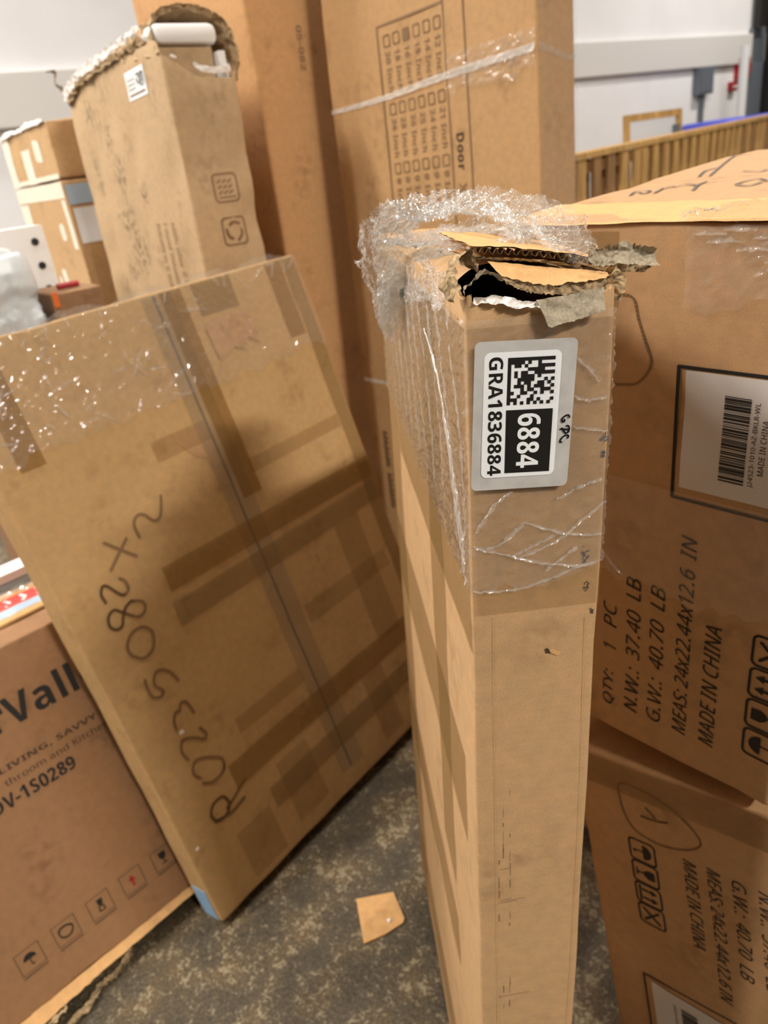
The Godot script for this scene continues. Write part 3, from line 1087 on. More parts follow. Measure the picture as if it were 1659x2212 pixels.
func hero_film(b: Box) -> void:
	var n := b.node
	# stretch film round the upper carton
	var mb := MB.new()
	var rg := ring(b, 0.0, 0.0024)
	var fine := noise(201, 1.0, 3)
	var low := noise(203, 12.0, 2)
	var rows := 90
	var k := rg.size()
	var g := PackedInt32Array()
	var s := 0.0
	for i in k + 1:
		var q: Vector2 = rg[i % k][0]
		var nn: Vector2 = rg[i % k][1]
		if i > 0:
			s += q.distance_to(rg[i - 1][0])
		var lowest := 1.006 + 0.006 * low.get_noise_1d(s * 4.0) + 0.012 * smoothstep(0.06, 0.1, q.x)
		for j in rows + 1:
			var t := float(j) / rows
			var y := lerpf(lowest, 1.205, t)
			var cs := s
			# folds run slanting, pulled tight between the corners
			var r1 := 1.0 - absf(fine.get_noise_2d(cs * 38.0 + y * 55.0, y * 70.0 - cs * 16.0)) * 2.6
			var r2 := 1.0 - absf(fine.get_noise_2d(cs * 90.0 - y * 120.0 + 40.0, y * 140.0 + cs * 60.0)) * 2.6
			var o := 0.0010 + 0.0021 * maxf(r1, 0.0) ** 3 + 0.0011 * maxf(r2, 0.0) ** 3
			if j < 6:
				o += 0.0007 * (6 - j) / 6.0
			var p := Vector3(q.x, y, q.y)
			g.append(mb.vert(p + Vector3(nn.x, 0, nn.y) * (b.disp(p) + o)))
	for i in k:
		for j in rows:
			var q0 := i * (rows + 1) + j
			mb.quad(g[q0], g[q0 + 1], g[q0 + rows + 2], g[q0 + rows + 1])
	var film := part("stretch_film", mb.mesh(), M.film, n)
	film.set_meta("label", "clear stretch film wrapped round the top half")
	# pulled strands of film across the front and round the left corner
	var strands := [
		[[0.001, 1.045], [0.012, 1.040], [0.030, 1.0335], [0.055, 1.0245], [0.083, 1.0195], [0.0985, 1.022]],
		[[0.001, 1.042], [0.018, 1.043], [0.034, 1.055], [0.040, 1.0605]],
		[[0.032, 1.030], [0.048, 1.036], [0.066, 1.044], [0.085, 1.060], [0.0985, 1.070]],
		[[0.040, 1.060], [0.058, 1.052], [0.076, 1.046], [0.097, 1.044]],
		[[0.001, 1.0065], [0.020, 1.0052], [0.036, 1.0055], [0.055, 1.010], [0.083, 1.0195]],
		[[0.030, 1.0335], [0.045, 1.040], [0.062, 1.047]],
		[[0.030, 1.085], [0.020, 1.078], [0.012, 1.068], [0.004, 1.056]],
		[[0.055, 1.018], [0.068, 1.028], [0.080, 1.036]],
		[[0.062, 1.075], [0.078, 1.083], [0.095, 1.088]],
		[[0.073, 1.150], [0.082, 1.1465], [0.095, 1.148]],
		[[0.073, 1.128], [0.084, 1.126], [0.097, 1.123]],
		[[0.074, 1.176], [0.084, 1.166], [0.090, 1.158]]]
	var w := 0
	for st in strands:
		var p := []
		for q in st:
			p.append(b.face("front", q[0], q[1], 0.0034))
		part("film_strand", crumple(p, [0.0008, 0.0034, 0.0020, 0.0036, 0.0022, 0.0032, 0.0010], Vector3(0, 1, 0), 60, 4, 0.0014, 170.0, 300 + w, 0.0012), M.film_thick, n)
		w += 1
	for k2 in 5:
		var p := []
		for q in [[0.600, 1.045 - k2 * 0.009], [0.592, 1.050 - k2 * 0.008], [0.575, 1.068 - k2 * 0.006], [0.55, 1.095 - k2 * 0.004], [0.50, 1.14], [0.44, 1.17]]:
			p.append(b.face("left", q[0], q[1], 0.0034))
		part("film_strand", crumple(p, [0.0014, 0.002, 0.0016, 0.002, 0.0008], Vector3(0, 1, 0), 50, 3, 0.0011, 220.0, 330 + k2, 0.0008), M.film_thick, n)
	for k2 in 9:
		var p := []
		var u := 0.13 + k2 * 0.052
		for q in [[u, 1.215], [u + 0.02, 1.17], [u + 0.05, 1.10], [u + 0.07, 1.03]]:
			p.append(b.face("left", minf(q[0], 0.595), q[1], 0.0034))
		part("film_strand", crumple(p, [0.006, 0.004, 0.003, 0.001], Vector3(0, 0, 1), 40, 4, 0.0016, 120.0, 350 + k2, 0.001), M.film_thick, n)
	# the loose bundle over the top
	var arch := [Vector3(-0.0120, 1.130, -0.37), Vector3(-0.0150, 1.168, -0.35), Vector3(-0.0162, 1.200, -0.33), Vector3(-0.0190, 1.240, -0.29), Vector3(-0.0090, 1.2650, -0.23), Vector3(0.0135, 1.2745, -0.17), Vector3(0.0414, 1.2725, -0.12), Vector3(0.0619, 1.2600, -0.08), Vector3(0.0790, 1.2440, -0.05), Vector3(0.0880, 1.2375, -0.04)]
	var sheet := part("film_bundle", gathered(arch, [0.014, 0.040, 0.054, 0.050, 0.040, 0.026, 0.024, 0.038, 0.040, 0.018], Vector3(0.72, 0.1, 0.68), 260, 60, 0.0042, 401, 0.010), M.film_thick, n)
	sheet.set_meta("label", "crumpled loose stretch film bunched over the torn top")
	part("film_bundle", gathered(arch.map(func(p): return p + Vector3(0.004, -0.004, 0.014)), [0.006, 0.030, 0.044, 0.044, 0.030, 0.020, 0.018, 0.030, 0.034, 0.012], Vector3(0.6, -0.5, 0.62), 240, 50, 0.0042, 403, 0.006), M.film_thick, n)
	part("film_bundle", gathered([Vector3(-0.006, 1.218, -0.27), Vector3(0.0158, 1.2380, -0.19), Vector3(0.0363, 1.2480, -0.13), Vector3(0.0530, 1.2500, -0.10), Vector3(0.0560, 1.2385, -0.060)], [0.022, 0.026, 0.020, 0.018, 0.012], Vector3(0.3, 0.9, 0.3), 160, 30, 0.0028, 405, 0.003), M.film_thick, n)
	part("film_bundle", gathered([Vector3(0.048, 1.262, -0.10), Vector3(0.062, 1.256, -0.075), Vector3(0.074, 1.247, -0.055), Vector3(0.083, 1.2375, -0.042)], [0.020, 0.032, 0.030, 0.016], Vector3(0.5, 0.85, 0.2), 120, 40, 0.0030, 415, 0.004), M.film_thick, n)
	part("dusty_film", gathered([Vector3(-0.003, 1.217, -0.24), Vector3(0.012, 1.229, -0.18), Vector3(0.032, 1.241, -0.13), Vector3(0.050, 1.2445, -0.095)], [0.014, 0.020, 0.014, 0.008], Vector3(0.2, 0.9, 0.3), 90, 16, 0.0016, 407, 0.002), M.film_dusty, n)
	part("dusty_film", gathered([Vector3(0.050, 1.258, -0.075), Vector3(0.0505, 1.248, -0.062), Vector3(0.0515, 1.2385, -0.05)], [0.010, 0.009, 0.007], Vector3(1, 0, 0), 50, 14, 0.0012, 409, 0.001), M.film_dusty, n)
	for k2 in 3:
		part("film_bundle", gathered([Vector3(-0.014 - k2 * 0.003, 1.128 + k2 * 0.01, -0.37), Vector3(-0.016, 1.155 + k2 * 0.012, -0.35), Vector3(-0.008 + k2 * 0.004, 1.188 + k2 * 0.01, -0.31)], [0.010, 0.028, 0.020], Vector3(0.5, 0.2, 0.8), 80, 26, 0.0030, 411 + k2, 0.003), M.film_thick, n)
	part("film_bundle", gathered([Vector3(0.03, 1.224, -0.50), Vector3(0.03, 1.232, -0.36), Vector3(0.032, 1.240, -0.24), Vector3(0.036, 1.246, -0.13), Vector3(0.04, 1.250, -0.06)], [0.07, 0.085, 0.09, 0.08, 0.05], Vector3(1, 0.1, 0), 160, 60, 0.0030, 431, 0.002), M.film_thick, n)
	part("film_bundle", gathered([Vector3(-0.003, 1.19, -0.30), Vector3(-0.004, 1.205, -0.22), Vector3(-0.004, 1.212, -0.14), Vector3(-0.003, 1.212, -0.07)], [0.03, 0.04, 0.035, 0.02], Vector3(0.2, 1, 0), 120, 40, 0.0022, 433, 0.001), M.film_thick, n)
	part("label_scrap", crumple([Vector3(-0.006, 1.1785, -0.318), Vector3(0.0, 1.1785, -0.312), Vector3(0.006, 1.179, -0.306)], [0.008, 0.0095, 0.008], Vector3(0, 1, 0), 14, 6, 0.0012, 200.0, 421), M.green, n)

# ---------------------------------------------------------------- leaning carton with handwriting

func build_leaning_carton() -> void:
	var b := carton("flat_carton", "wide flat taped carton with handwritten number leaning back on the logo carton", pose(-0.4227, 0.018, -0.982, 0.8238, -0.2603, 0.0212), 0.7957, 1.1551, 0.074, M.card_panel, 111, 0.003, 0.007, 4.0)
	var strokes := [
		[0.184, 0.752, 0.185, 0.777, 0.197, 0.789, 0.211, 0.785, 0.223, 0.767, 0.238, 0.768, 0.250, 0.787, 0.257, 0.803],
		[0.119, 0.773, 0.163, 0.724],
		[0.160, 0.761, 0.109, 0.724],
		[0.074, 0.677, 0.073, 0.694, 0.081, 0.705, 0.089, 0.702, 0.100, 0.683, 0.109, 0.673, 0.122, 0.678, 0.123, 0.694, 0.116, 0.703],
		[0.116, 0.656, 0.135, 0.645, 0.134, 0.629, 0.117, 0.623, 0.096, 0.643, 0.081, 0.658, 0.066, 0.651, 0.062, 0.635, 0.070, 0.624, 0.082, 0.625, 0.091, 0.639, 0.102, 0.651, 0.116, 0.656],
		[0.075, 0.564, 0.073, 0.584, 0.089, 0.602, 0.114, 0.603, 0.127, 0.584, 0.115, 0.557, 0.092, 0.550, 0.077, 0.563],
		[0.132, 0.475, 0.123, 0.501, 0.106, 0.514, 0.094, 0.508, 0.088, 0.493, 0.097, 0.475, 0.088, 0.468, 0.074, 0.478, 0.074, 0.503, 0.076, 0.513],
		[0.132, 0.401, 0.127, 0.428, 0.116, 0.433, 0.109, 0.423, 0.099, 0.423, 0.090, 0.411, 0.087, 0.394],
		[0.129, 0.367, 0.136, 0.349, 0.128, 0.342, 0.109, 0.359, 0.089, 0.367, 0.078, 0.350, 0.082, 0.328],
		[0.087, 0.269, 0.106, 0.257, 0.134, 0.262, 0.142, 0.283, 0.124, 0.302, 0.097, 0.316, 0.082, 0.307, 0.080, 0.293, 0.087, 0.281],
		[0.165, 0.214, 0.120, 0.195, 0.107, 0.192],
		[0.076, 0.186, 0.073, 0.204, 0.087, 0.219, 0.109, 0.218, 0.116, 0.200, 0.108, 0.185, 0.089, 0.180, 0.076, 0.186, 0.111, 0.177, 0.149, 0.183]]
	for s in strokes:
		put("pen_stroke", b, "front", stroke(curve(s), 0.0060), 0.0012, M.marker)
	# seam down the middle, taped over
	put("seam", b, "front", span(0.4095, 0.05, 0.4145, 1.148, 0.03), 0.0006, M.marker_grey)
	put("tape", b, "front", span(0.383, 0.05, 0.452, 1.15, 0.03), 0.0016, M.tape_dull)
	put("tape", b, "front", span(0.425, 0.72, 0.475, 1.15, 0.03), 0.0020, M.tape_brown)
	put("tape", b, "front", span(0.045, 0.938, 0.090, 1.15, 0.03), 0.0012, M.tape_brown)
	put("tape", b, "front", rect_grid(Vector2(0.495, 0.650), Vector2(0.60, 0.050), -0.02, 0.03), 0.0023, M.tape_brown)
	put("tape", b, "front", rect_grid(Vector2(0.49, 0.585), Vector2(0.61, 0.048), 0.0, 0.03), 0.0019, M.tape_tan)
	put("tape", b, "front", rect_grid(Vector2(0.47, 0.235), Vector2(0.65, 0.055), 0.0, 0.03), 0.0019, M.tape_brown)
	put("tape", b, "front", rect_grid(Vector2(0.50, 0.135), Vector2(0.59, 0.05), 0.01, 0.03), 0.0019, M.tape_tan)
	put("tape", b, "front", span(0.700, 0.985, 0.748, 1.15, 0.03), 0.0012, M.tape_brown)
	put("tape", b, "front", span(0.752, 0.05, 0.79, 1.15, 0.03), 0.0012, M.tape_tan)
	put("tape", b, "front", span(0.50, 1.085, 0.60, 1.15, 0.03), 0.0010, M.tape_tan)
	for q in [[0.10, 0.02, 0.19, 0.13], [0.24, 0.04, 0.33, 0.19], [0.53, 0.03, 0.60, 0.21], [0.20, 0.30, 0.385, 0.335], [0.47, 0.76, 0.75, 0.79], [0.46, 0.40, 0.74, 0.445], [0.62, 0.25, 0.70, 0.56], [0.28, 0.86, 0.41, 0.90]]:
		put("tape", b, "front", span(q[0], q[1], q[2], q[3], 0.03), 0.0014, M.tape_light)
	put("paper_scar", b, "front", fill(PackedVector2Array([Vector2(0.495, 1.068), Vector2(0.53, 1.075), Vector2(0.60, 1.074), Vector2(0.622, 1.05), Vector2(0.615, 1.0), Vector2(0.59, 1.02), Vector2(0.57, 1.0), Vector2(0.545, 1.01), Vector2(0.50, 0.995)])), 0.0026, M.card_stack)
	put("paper_scar", b, "front", fill(PackedVector2Array([Vector2(0.33, 0.885), Vector2(0.405, 0.90), Vector2(0.405, 0.76), Vector2(0.392, 0.77), Vector2(0.38, 0.83), Vector2(0.36, 0.84)])), 0.0009, M.card_stack)
	# film stretched over the top edge
	film_band(b, "front", 0.0, 0.955, 0.795, 1.153, 211)
	var rng := RandomNumberGenerator.new()
	rng.seed = 12
	for k in 44:
		var u := rng.randf_range(0.02, 0.38) if k < 32 else rng.randf_range(0.4, 0.77)
		var v := rng.randf_range(0.97, 1.14) if k < 32 else rng.randf_range(1.08, 1.15)
		var p := []
		var a := rng.randf_range(-0.6, 1.0) if k % 3 else rng.randf_range(1.2, 2.2)
		var l := rng.randf_range(0.015, 0.07)
		for i in 4:
			p.append(b.face("front", clampf(u + cos(a) * l * i / 3.0, 0.01, 0.78), clampf(v + sin(a) * l * i / 3.0 + rng.randf_range(-0.004, 0.004), 0.95, 1.15), 0.0055))
		part("film_fold", crumple(p, [0.001, 0.005, 0.004, 0.001], Vector3(0, 1, 0), 24, 4, 0.0022, 110.0, 500 + k, 0.0022), M.film_thick, b.node)
	# film bunched along the top edge
	for k in 5:
		var x0 := 0.02 + k * 0.15
		part("film_fold", gathered([Vector3(x0, 1.150, 0.004), Vector3(x0 + 0.05, 1.157, 0.001), Vector3(x0 + 0.10, 1.157, 0.0), Vector3(x0 + 0.14, 1.150, 0.004)], [0.008, 0.022, 0.018, 0.008], Vector3(0, 0.7, 0.7), 60, 14, 0.0022, 560 + k, 0.001), M.film_thick, b.node)
	put("foam_crumb", b, "front", fill(rounded(Vector2(0.093, 0.385), Vector2(0.010, 0.008), 0.0035)), 0.0035, M.torn_white)
	put("foam_crumb", b, "front", fill(rounded(Vector2(0.020, 0.170), Vector2(0.008, 0.006), 0.0025)), 0.0030, M.torn_white)
	part("sticker", box_mesh(Vector3(-0.0012, 0.004, -0.060), Vector3(-0.0002, 0.075, -0.012)), M.sticker_blue, b.node).set_meta("label", "light blue sticker strip on the narrow side")

func film_band(b: Box, f: String, u0: float, v0: float, u1: float, v1: float, seed_: int, amp := 1.0) -> void:
	var mb := MB.new()
	var fine := noise(seed_, 1.0, 3)
	var nx := int((u1 - u0) / 0.0045)
	var ny := int((v1 - v0) / 0.0035)
	for j in ny + 1:
		for i in nx + 1:
			var u := lerpf(u0, u1, float(i) / nx)
			var v := lerpf(v0 + 0.02 * fine.get_noise_1d(u * 18.0), v1, float(j) / ny)
			var r1 := 1.0 - absf(fine.get_noise_2d(u * 22.0 + v * 30.0, v * 40.0 - u * 10.0)) * 2.4
			var r2 := 1.0 - absf(fine.get_noise_2d(u * 50.0 - v * 70.0 + 9.0, v * 80.0 + u * 30.0)) * 2.4
			mb.vert(b.face(f, u, v, 0.003 + amp * (0.004 * maxf(r1, 0.0) ** 4 + 0.0016 * maxf(r2, 0.0) ** 4)))
	for j in ny:
		for i in nx:
			var q := j * (nx + 1) + i
			mb.quad(q, q + nx + 1, q + nx + 2, q + 1)
	part("stretch_film", mb.mesh(), M.film, b.node)

# ---------------------------------------------------------------- carton with the printed logo

func build_logo_carton() -> void:
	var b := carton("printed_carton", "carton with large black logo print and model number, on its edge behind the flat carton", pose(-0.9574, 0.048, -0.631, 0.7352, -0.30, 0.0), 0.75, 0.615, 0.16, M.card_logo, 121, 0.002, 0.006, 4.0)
	put("logo_text", b, "front", words_on("rValley", Vector2(0.446, 0.459), 0.0, 0.246, 0.0740, 0.0, true), 0.001, M.ink)
	put("tagline", b, "front", words_on("LIVING, SAVVY SE", Vector2(0.425, 0.410), 0.0, 0.215, 0.0125, 0.0, true), 0.001, M.ink_soft)
	put("tagline", b, "front", words_on("throom and Kitchen C", Vector2(0.425, 0.387), 0.0, 0.215, 0.0125, 0.0, false), 0.001, M.ink_soft)
	put("model_number", b, "front", words_on("DV-1S0289", Vector2(0.391, 0.3495), 0.0, 0.148, 0.0255, 0.0, true), 0.001, M.ink)
	var kinds := ["umbrella", "hands", "bottle", "arrow", "glass"]
	for i in 5:
		var c := Vector2(0.338 + i * 0.0665, 0.092)
		put("handling_mark", b, "front", moved(icon(kinds[i], false), c, 0.034, 0.0), 0.001, M.ink_red if i == 3 else M.ink)
		put("mark_frame", b, "front", stroke(PackedVector2Array([c + Vector2(-0.021, -0.021), c + Vector2(0.021, -0.021), c + Vector2(0.021, 0.021), c + Vector2(-0.021, 0.021)]), 0.0016, true), 0.001, M.ink_frame)
		put("mark_caption", b, "front", stroke(PackedVector2Array([c + Vector2(-0.021, -0.0265), c + Vector2(0.021, -0.0265)]), 0.003), 0.001, M.ink_frame)
	# bottom board, frayed along the edge
	part("bottom_flap", bridge([Vector3(0.0, 0.003, -0.002), Vector3(0.2, 0.002, -0.002), Vector3(0.4, 0.002, -0.002), Vector3(0.65, 0.002, -0.002)], [Vector3(0.0, -0.020, 0.022), Vector3(0.2, -0.022, 0.020), Vector3(0.4, -0.015, 0.012), Vector3(0.65, -0.010, 0.008)], 80, 6, 0.0016, 30.0, 131), M.card_light, b.node)
	part("torn_edge", crumple([Vector3(0.18, -0.024, 0.024), Vector3(0.24, -0.026, 0.028), Vector3(0.30, -0.022, 0.028), Vector3(0.35, -0.016, 0.022)], [0.014, 0.022, 0.024, 0.010], Vector3(0, 0.5, 0.9), 70, 10, 0.006, 60.0, 133, 0.002), M.torn_tan, b.node)
	# flat printed packs lying behind, on a plain carton
	var s := carton("storage_carton", "plain brown carton behind the logo carton, under a red and white pack", pose(-1.12, 0.0, -1.009, 0.7352, 0, 0), 0.62, 0.54, 0.2, M.card_pile, 141, 0.002, 0.005)
	var top := s.node.transform * Transform3D(Basis(), Vector3(0, 0.54, 0))
	var pk := thing("printed_pack", "flat glossy pack with red and pale blue bands and white print", "package", top * pose(0.27, 0.001, -0.004, 0.0, 0, 0))
	var pb := Box.new()
	pb.w = 0.34
	pb.h = 0.026
	pb.d = 0.135
	pb.r = 0.008
	pb.amp = 0.003
	pb.n = noise(151, 14.0, 3)
	pb.node = pk
	part("body", soft_box(pb, 0.012), M.card_light, pk)
	put("blue_band", pb, "top", span(0.004, 0.022, 0.336, 0.052, 0.01), 0.0006, M.pkg_blue)
	put("red_band", pb, "top", span(0.004, 0.055, 0.336, 0.100, 0.01), 0.0006, M.pkg_red)
	for i in 9:
		put("print_mark", pb, "top", stroke(curve([0.03 + i * 0.034, 0.064, 0.04 + i * 0.034, 0.077, 0.035 + i * 0.034, 0.092]), 0.007), 0.0012, M.pkg_white)
	part("wrap", crumple([Vector3(0.02, 0.030, -0.11), Vector3(0.10, 0.032, -0.115), Vector3(0.2, 0.032, -0.115), Vector3(0.32, 0.030, -0.11)], [0.03, 0.04, 0.04, 0.03], Vector3(0, 0, 1), 60, 12, 0.005, 40.0, 153), M.film_thick, pk)
	var p2 := thing("foam_sheet", "white foam sheets lying behind the red and blue pack", "package", top * pose(0.27, 0.001, -0.142, 0.0, 0, 0))
	for i in 3:
		part("sheet", box_mesh(Vector3(0.004 * i, 0.022 * i, -0.055), Vector3(0.34 - 0.01 * i, 0.022 * i + 0.019, 0)), [M.foam, M.pkg_blue, M.foam][i], p2)

# ---------------------------------------------------------------- stack on the right

func barcode(c0: Vector2, across: Vector2, along: Vector2, seed_: int) -> PackedVector2Array:
	var rng := RandomNumberGenerator.new()
	rng.seed = seed_
	var o := PackedVector2Array()
	var t := 0.0
	while t < 1.0:
		var w := minf([0.006, 0.012, 0.018, 0.028][rng.randi() % 4], 1.0 - t)
		var p := c0 + along * t
		for q in [p, p + across, p + across + along * w, p, p + across + along * w, p + along * w]:
			o.append(q)
		t += w + [0.006, 0.01, 0.016][rng.randi() % 3]
	return o

func stack_print(b: Box, flip: bool) -> void:
	# the print runs up the face, or down it where the carton stands the other way up
	if not flip:
		var a := PI / 2
		var sh := 0.22
		put("printed_line", b, "front", words_on("QTY:", Vector2(0.1305, 0.040), a, 0.052, 0.0165, sh, false), 0.001, M.ink)
		put("printed_line", b, "front", words_on("1", Vector2(0.1305, 0.125), a, 0.006, 0.0165, sh, false), 0.001, M.ink)
		put("printed_line", b, "front", words_on("PC", Vector2(0.1305, 0.160), a, 0.032, 0.0165, sh, false), 0.001, M.ink)
		put("printed_line", b, "front", words_on("N.W.:  37.40  LB", Vector2(0.1607, 0.047), a, 0.190, 0.0175, sh, false), 0.001, M.ink)
		put("printed_line", b, "front", words_on("G.W.:  40.70  LB", Vector2(0.1898, 0.047), a, 0.190, 0.0175, sh, false), 0.001, M.ink)
		put("printed_line", b, "front", words_on("MEAS: 24x22.44x12.6  IN", Vector2(0.2205, 0.047), a, 0.262, 0.0165, sh, false), 0.001, M.ink)
		put("printed_line", b, "front", words_on("MADE IN CHINA", Vector2(0.2520, 0.048), a, 0.168, 0.0168, sh, false), 0.001, M.ink)
		for i in 4:
			put("handling_mark", b, "front", moved(icon(["umbrella", "glass", "arrows", "cross"][i]), Vector2(0.302, 0.083 + i * 0.041), 0.037, a), 0.001, M.ink)
	else:
		var a := -PI / 2
		var sh := 0.22
		put("printed_line", b, "front", words_on("MADE IN CHINA", Vector2(0.1455, 0.464), a, 0.152, 0.0168, sh, false), 0.001, M.ink)
		put("printed_line", b, "front", words_on("MEAS: 24x22.44x12.6 IN", Vector2(0.1755, 0.467), a, 0.226, 0.0168, sh, false), 0.001, M.ink)
		put("printed_line", b, "front", words_on("G.W.:  40.70  LB", Vector2(0.2055, 0.467), a, 0.164, 0.0172, sh, false), 0.001, M.ink)
		put("printed_line", b, "front", words_on("N.W.:  37.40  LB", Vector2(0.2365, 0.467), a, 0.164, 0.0172, sh, false), 0.001, M.ink)
		put("printed_line", b, "front", words_on("QTY:", Vector2(0.2665, 0.467), a, 0.05, 0.0165, sh, false), 0.001, M.ink)
		for i in 4:
			put("handling_mark", b, "front", moved(icon(["umbrella", "glass", "arrows", "cross"][i]), Vector2(0.0885, 0.442 - i * 0.0385), 0.036, a), 0.001, M.ink)

func build_stack() -> void:
	var b := carton("vanity_carton", "upper brown carton of the stack, with barcode label and printed weights", pose(0.168, 0.6344, -0.812, -0.884, 0.034, -0.0194), 0.32, 0.61, 0.57, M.card_stack, 161, 0.0035, 0.008, 5.0)
	stack_print(b, false)
	put("label_frame", b, "front", stroke(PackedVector2Array([Vector2(0.1915, 0.4850), Vector2(0.305, 0.4850), Vector2(0.305, 0.3525), Vector2(0.1915, 0.3525)]), 0.0034, true), 0.001, M.ink)
	var lab := put("paper_label", b, "front", span(0.1985, 0.3650, 0.300, 0.4825, 0.01), 0.0014, M.label_dull)
	put("barcode", b, "front", barcode(Vector2(0.2357, 0.3819), Vector2(0.0232, 0), Vector2(0, 0.0822), 9), 0.0018, M.ink, lab)
	put("code_text", b, "front", words_on("J24523-1010-AZ-BKLR-WL", Vector2(0.2675, 0.3815), PI / 2, 0.0805, 0.0052, 0.0, false), 0.0018, M.ink, lab)
	put("code_text", b, "front", words_on("MADE IN CHINA", Vector2(0.2752, 0.395), PI / 2, 0.0525, 0.0052, 0.0, false), 0.0018, M.ink, lab)
	put("pen_loop", b, "front", stroke(curve([0.120, 0.545, 0.1438, 0.5452, 0.1513, 0.5246, 0.1588, 0.5037, 0.1639, 0.4889, 0.1619, 0.4774, 0.1551, 0.4674, 0.1455, 0.4605, 0.1256, 0.4581]), 0.0024), 0.001, M.marker)
	# taped lid edge
	put("tape", b, "front", span(0.004, 0.535, 0.130, 0.602, 0.02), 0.0008, M.tape_tan)
	part("lid_flap", bridge([Vector3(0.0, 0.6120, -0.09), Vector3(0.08, 0.6122, -0.09), Vector3(0.16, 0.6122, -0.09), Vector3(0.32, 0.612, -0.09)], [Vector3(0.0, 0.6085, 0.0030), Vector3(0.08, 0.6080, 0.0042), Vector3(0.16, 0.6095, 0.0030), Vector3(0.32, 0.6095, 0.0030)], 60, 16, 0.0007, 14.0, 163), M.card_light, b.node)
	film_band(b, "front", 0.195, 0.545, 0.318, 0.606, 213, 1.2)
	film_band(b, "front", 0.08, 0.24, 0.318, 0.36, 215, 0.5)
	for k in 9:
		var u := 0.20 + 0.012 * k
		var v: float = [0.600, 0.594, 0.603, 0.588, 0.597, 0.580, 0.604, 0.572, 0.566][k]
		part("film_fold", crumple([b.face("front", u, v, 0.006), b.face("front", u + 0.012, v + 0.002, 0.007), b.face("front", minf(u + 0.028, 0.318), v + 0.001, 0.006)], [0.002, 0.006, 0.002], Vector3(0, 1, 0), 20, 5, 0.002, 120.0, 590 + k, 0.002), M.film_thick, b.node)
	part("film_fold", gathered([Vector3(0.19, 0.612, 0.006), Vector3(0.23, 0.616, 0.004), Vector3(0.27, 0.616, 0.004), Vector3(0.316, 0.614, 0.004)], [0.010, 0.020, 0.022, 0.018], Vector3(0, 0.7, 0.7), 70, 16, 0.0024, 601, 0.001), M.film_thick, b.node)
	part("film_fold", crumple([b.face("front", 0.112, 0.268, 0.004), b.face("front", 0.128, 0.252, 0.006), b.face("front", 0.140, 0.240, 0.004)], [0.002, 0.004, 0.001], Vector3(0.6, 0.6, 0), 24, 4, 0.0012, 90.0, 611, 0.002), M.film_thick, b.node)
	var pen := [[0.053, 0.148, 0.043, 0.179, 0.049, 0.188, 0.061, 0.175, 0.065, 0.157, 0.053, 0.165], [0.076, 0.157, 0.070, 0.179, 0.063, 0.198], [0.068, 0.194, 0.068, 0.207, 0.076, 0.200, 0.080, 0.204], [0.080, 0.214, 0.094, 0.205, 0.105, 0.192], [0.098, 0.227, 0.101, 0.203, 0.114, 0.165], [0.144, 0.194, 0.145, 0.216, 0.152, 0.229, 0.169, 0.209], [0.146, 0.191, 0.164, 0.181, 0.166, 0.205], [0.066, 0.274, 0.050, 0.321, 0.052, 0.346], [0.078, 0.275, 0.026, 0.438, 0.016, 0.488, 0.033, 0.486], [0.104, 0.301, 0.125, 0.293, 0.127, 0.309]]
	for q in pen:
		put("pen_stroke", b, "top", stroke(curve(q), 0.0030), 0.0012, M.marker_grey)
	var b2 := carton("vanity_carton", "lower brown carton of the stack, tilted, with a pen loop and printed weights", pose(0.2606, 0.002, -0.6884, -0.8498, -0.0041, 0.1488), 0.32, 0.585, 0.57, M.card_stack, 171, 0.004, 0.008, 5.0)
	stack_print(b2, true)
	put("label_frame", b2, "front", stroke(PackedVector2Array([Vector2(0.0606, 0.1970), Vector2(0.195, 0.2050), Vector2(0.195, 0.05), Vector2(0.0606, 0.05)]), 0.0034, true), 0.001, M.ink_soft)
	var lab2 := put("paper_label", b2, "front", span(0.072, 0.06, 0.188, 0.190, 0.01), 0.0014, M.label_dull)
	put("barcode", b2, "front", barcode(Vector2(0.115, 0.170), Vector2(0.0235, 0), Vector2(0, -0.08), 9), 0.0018, M.ink, lab2)
	put("code_text", b2, "front", words_on("J24523-1010-AZ-BKLR-WL", Vector2(0.1025, 0.170), -PI / 2, 0.08, 0.0052, 0.0, false), 0.0018, M.ink, lab2)
	put("pen_loop", b2, "front", stroke(curve([0.0659, 0.5354, 0.0739, 0.5503, 0.121, 0.5463, 0.1548, 0.5267, 0.1713, 0.5065, 0.1659, 0.4912, 0.144, 0.4768, 0.1124, 0.4694, 0.081, 0.4775, 0.068, 0.5058, 0.0659, 0.5394]), 0.0026), 0.001, M.marker)
	put("pen_loop", b2, "front", stroke(curve([0.0943, 0.5058, 0.1039, 0.5061, 0.1199, 0.509, 0.1308, 0.513]), 0.003), 0.001, M.marker)
	put("pen_loop", b2, "front", stroke(curve([0.1027, 0.5228, 0.1142, 0.5115]), 0.003), 0.001, M.marker)
	put("tape", b2, "front", span(0.004, 0.532, 0.316, 0.58, 0.02), 0.0018, M.tape_tan)
	carton("storage_carton", "plain brown carton added behind the stacked pair to darken the gap", pose(0.70, 0.0, -1.27, -0.85, 0, 0), 0.30, 0.80, 0.30, M.card_dark, 175, 0.002, 0.005)  # added, mostly unseen: keeps the gap between the pair dark
	carton("storage_carton", "low plain brown carton added beside the tilted lower carton to hide lit floor", pose(0.30, 0.0, -1.13, -0.85, 0, 0), 0.15, 0.5, 0.25, M.card_stack, 177, 0.002, 0.005)  # added to block the bright floor that showed through the gap
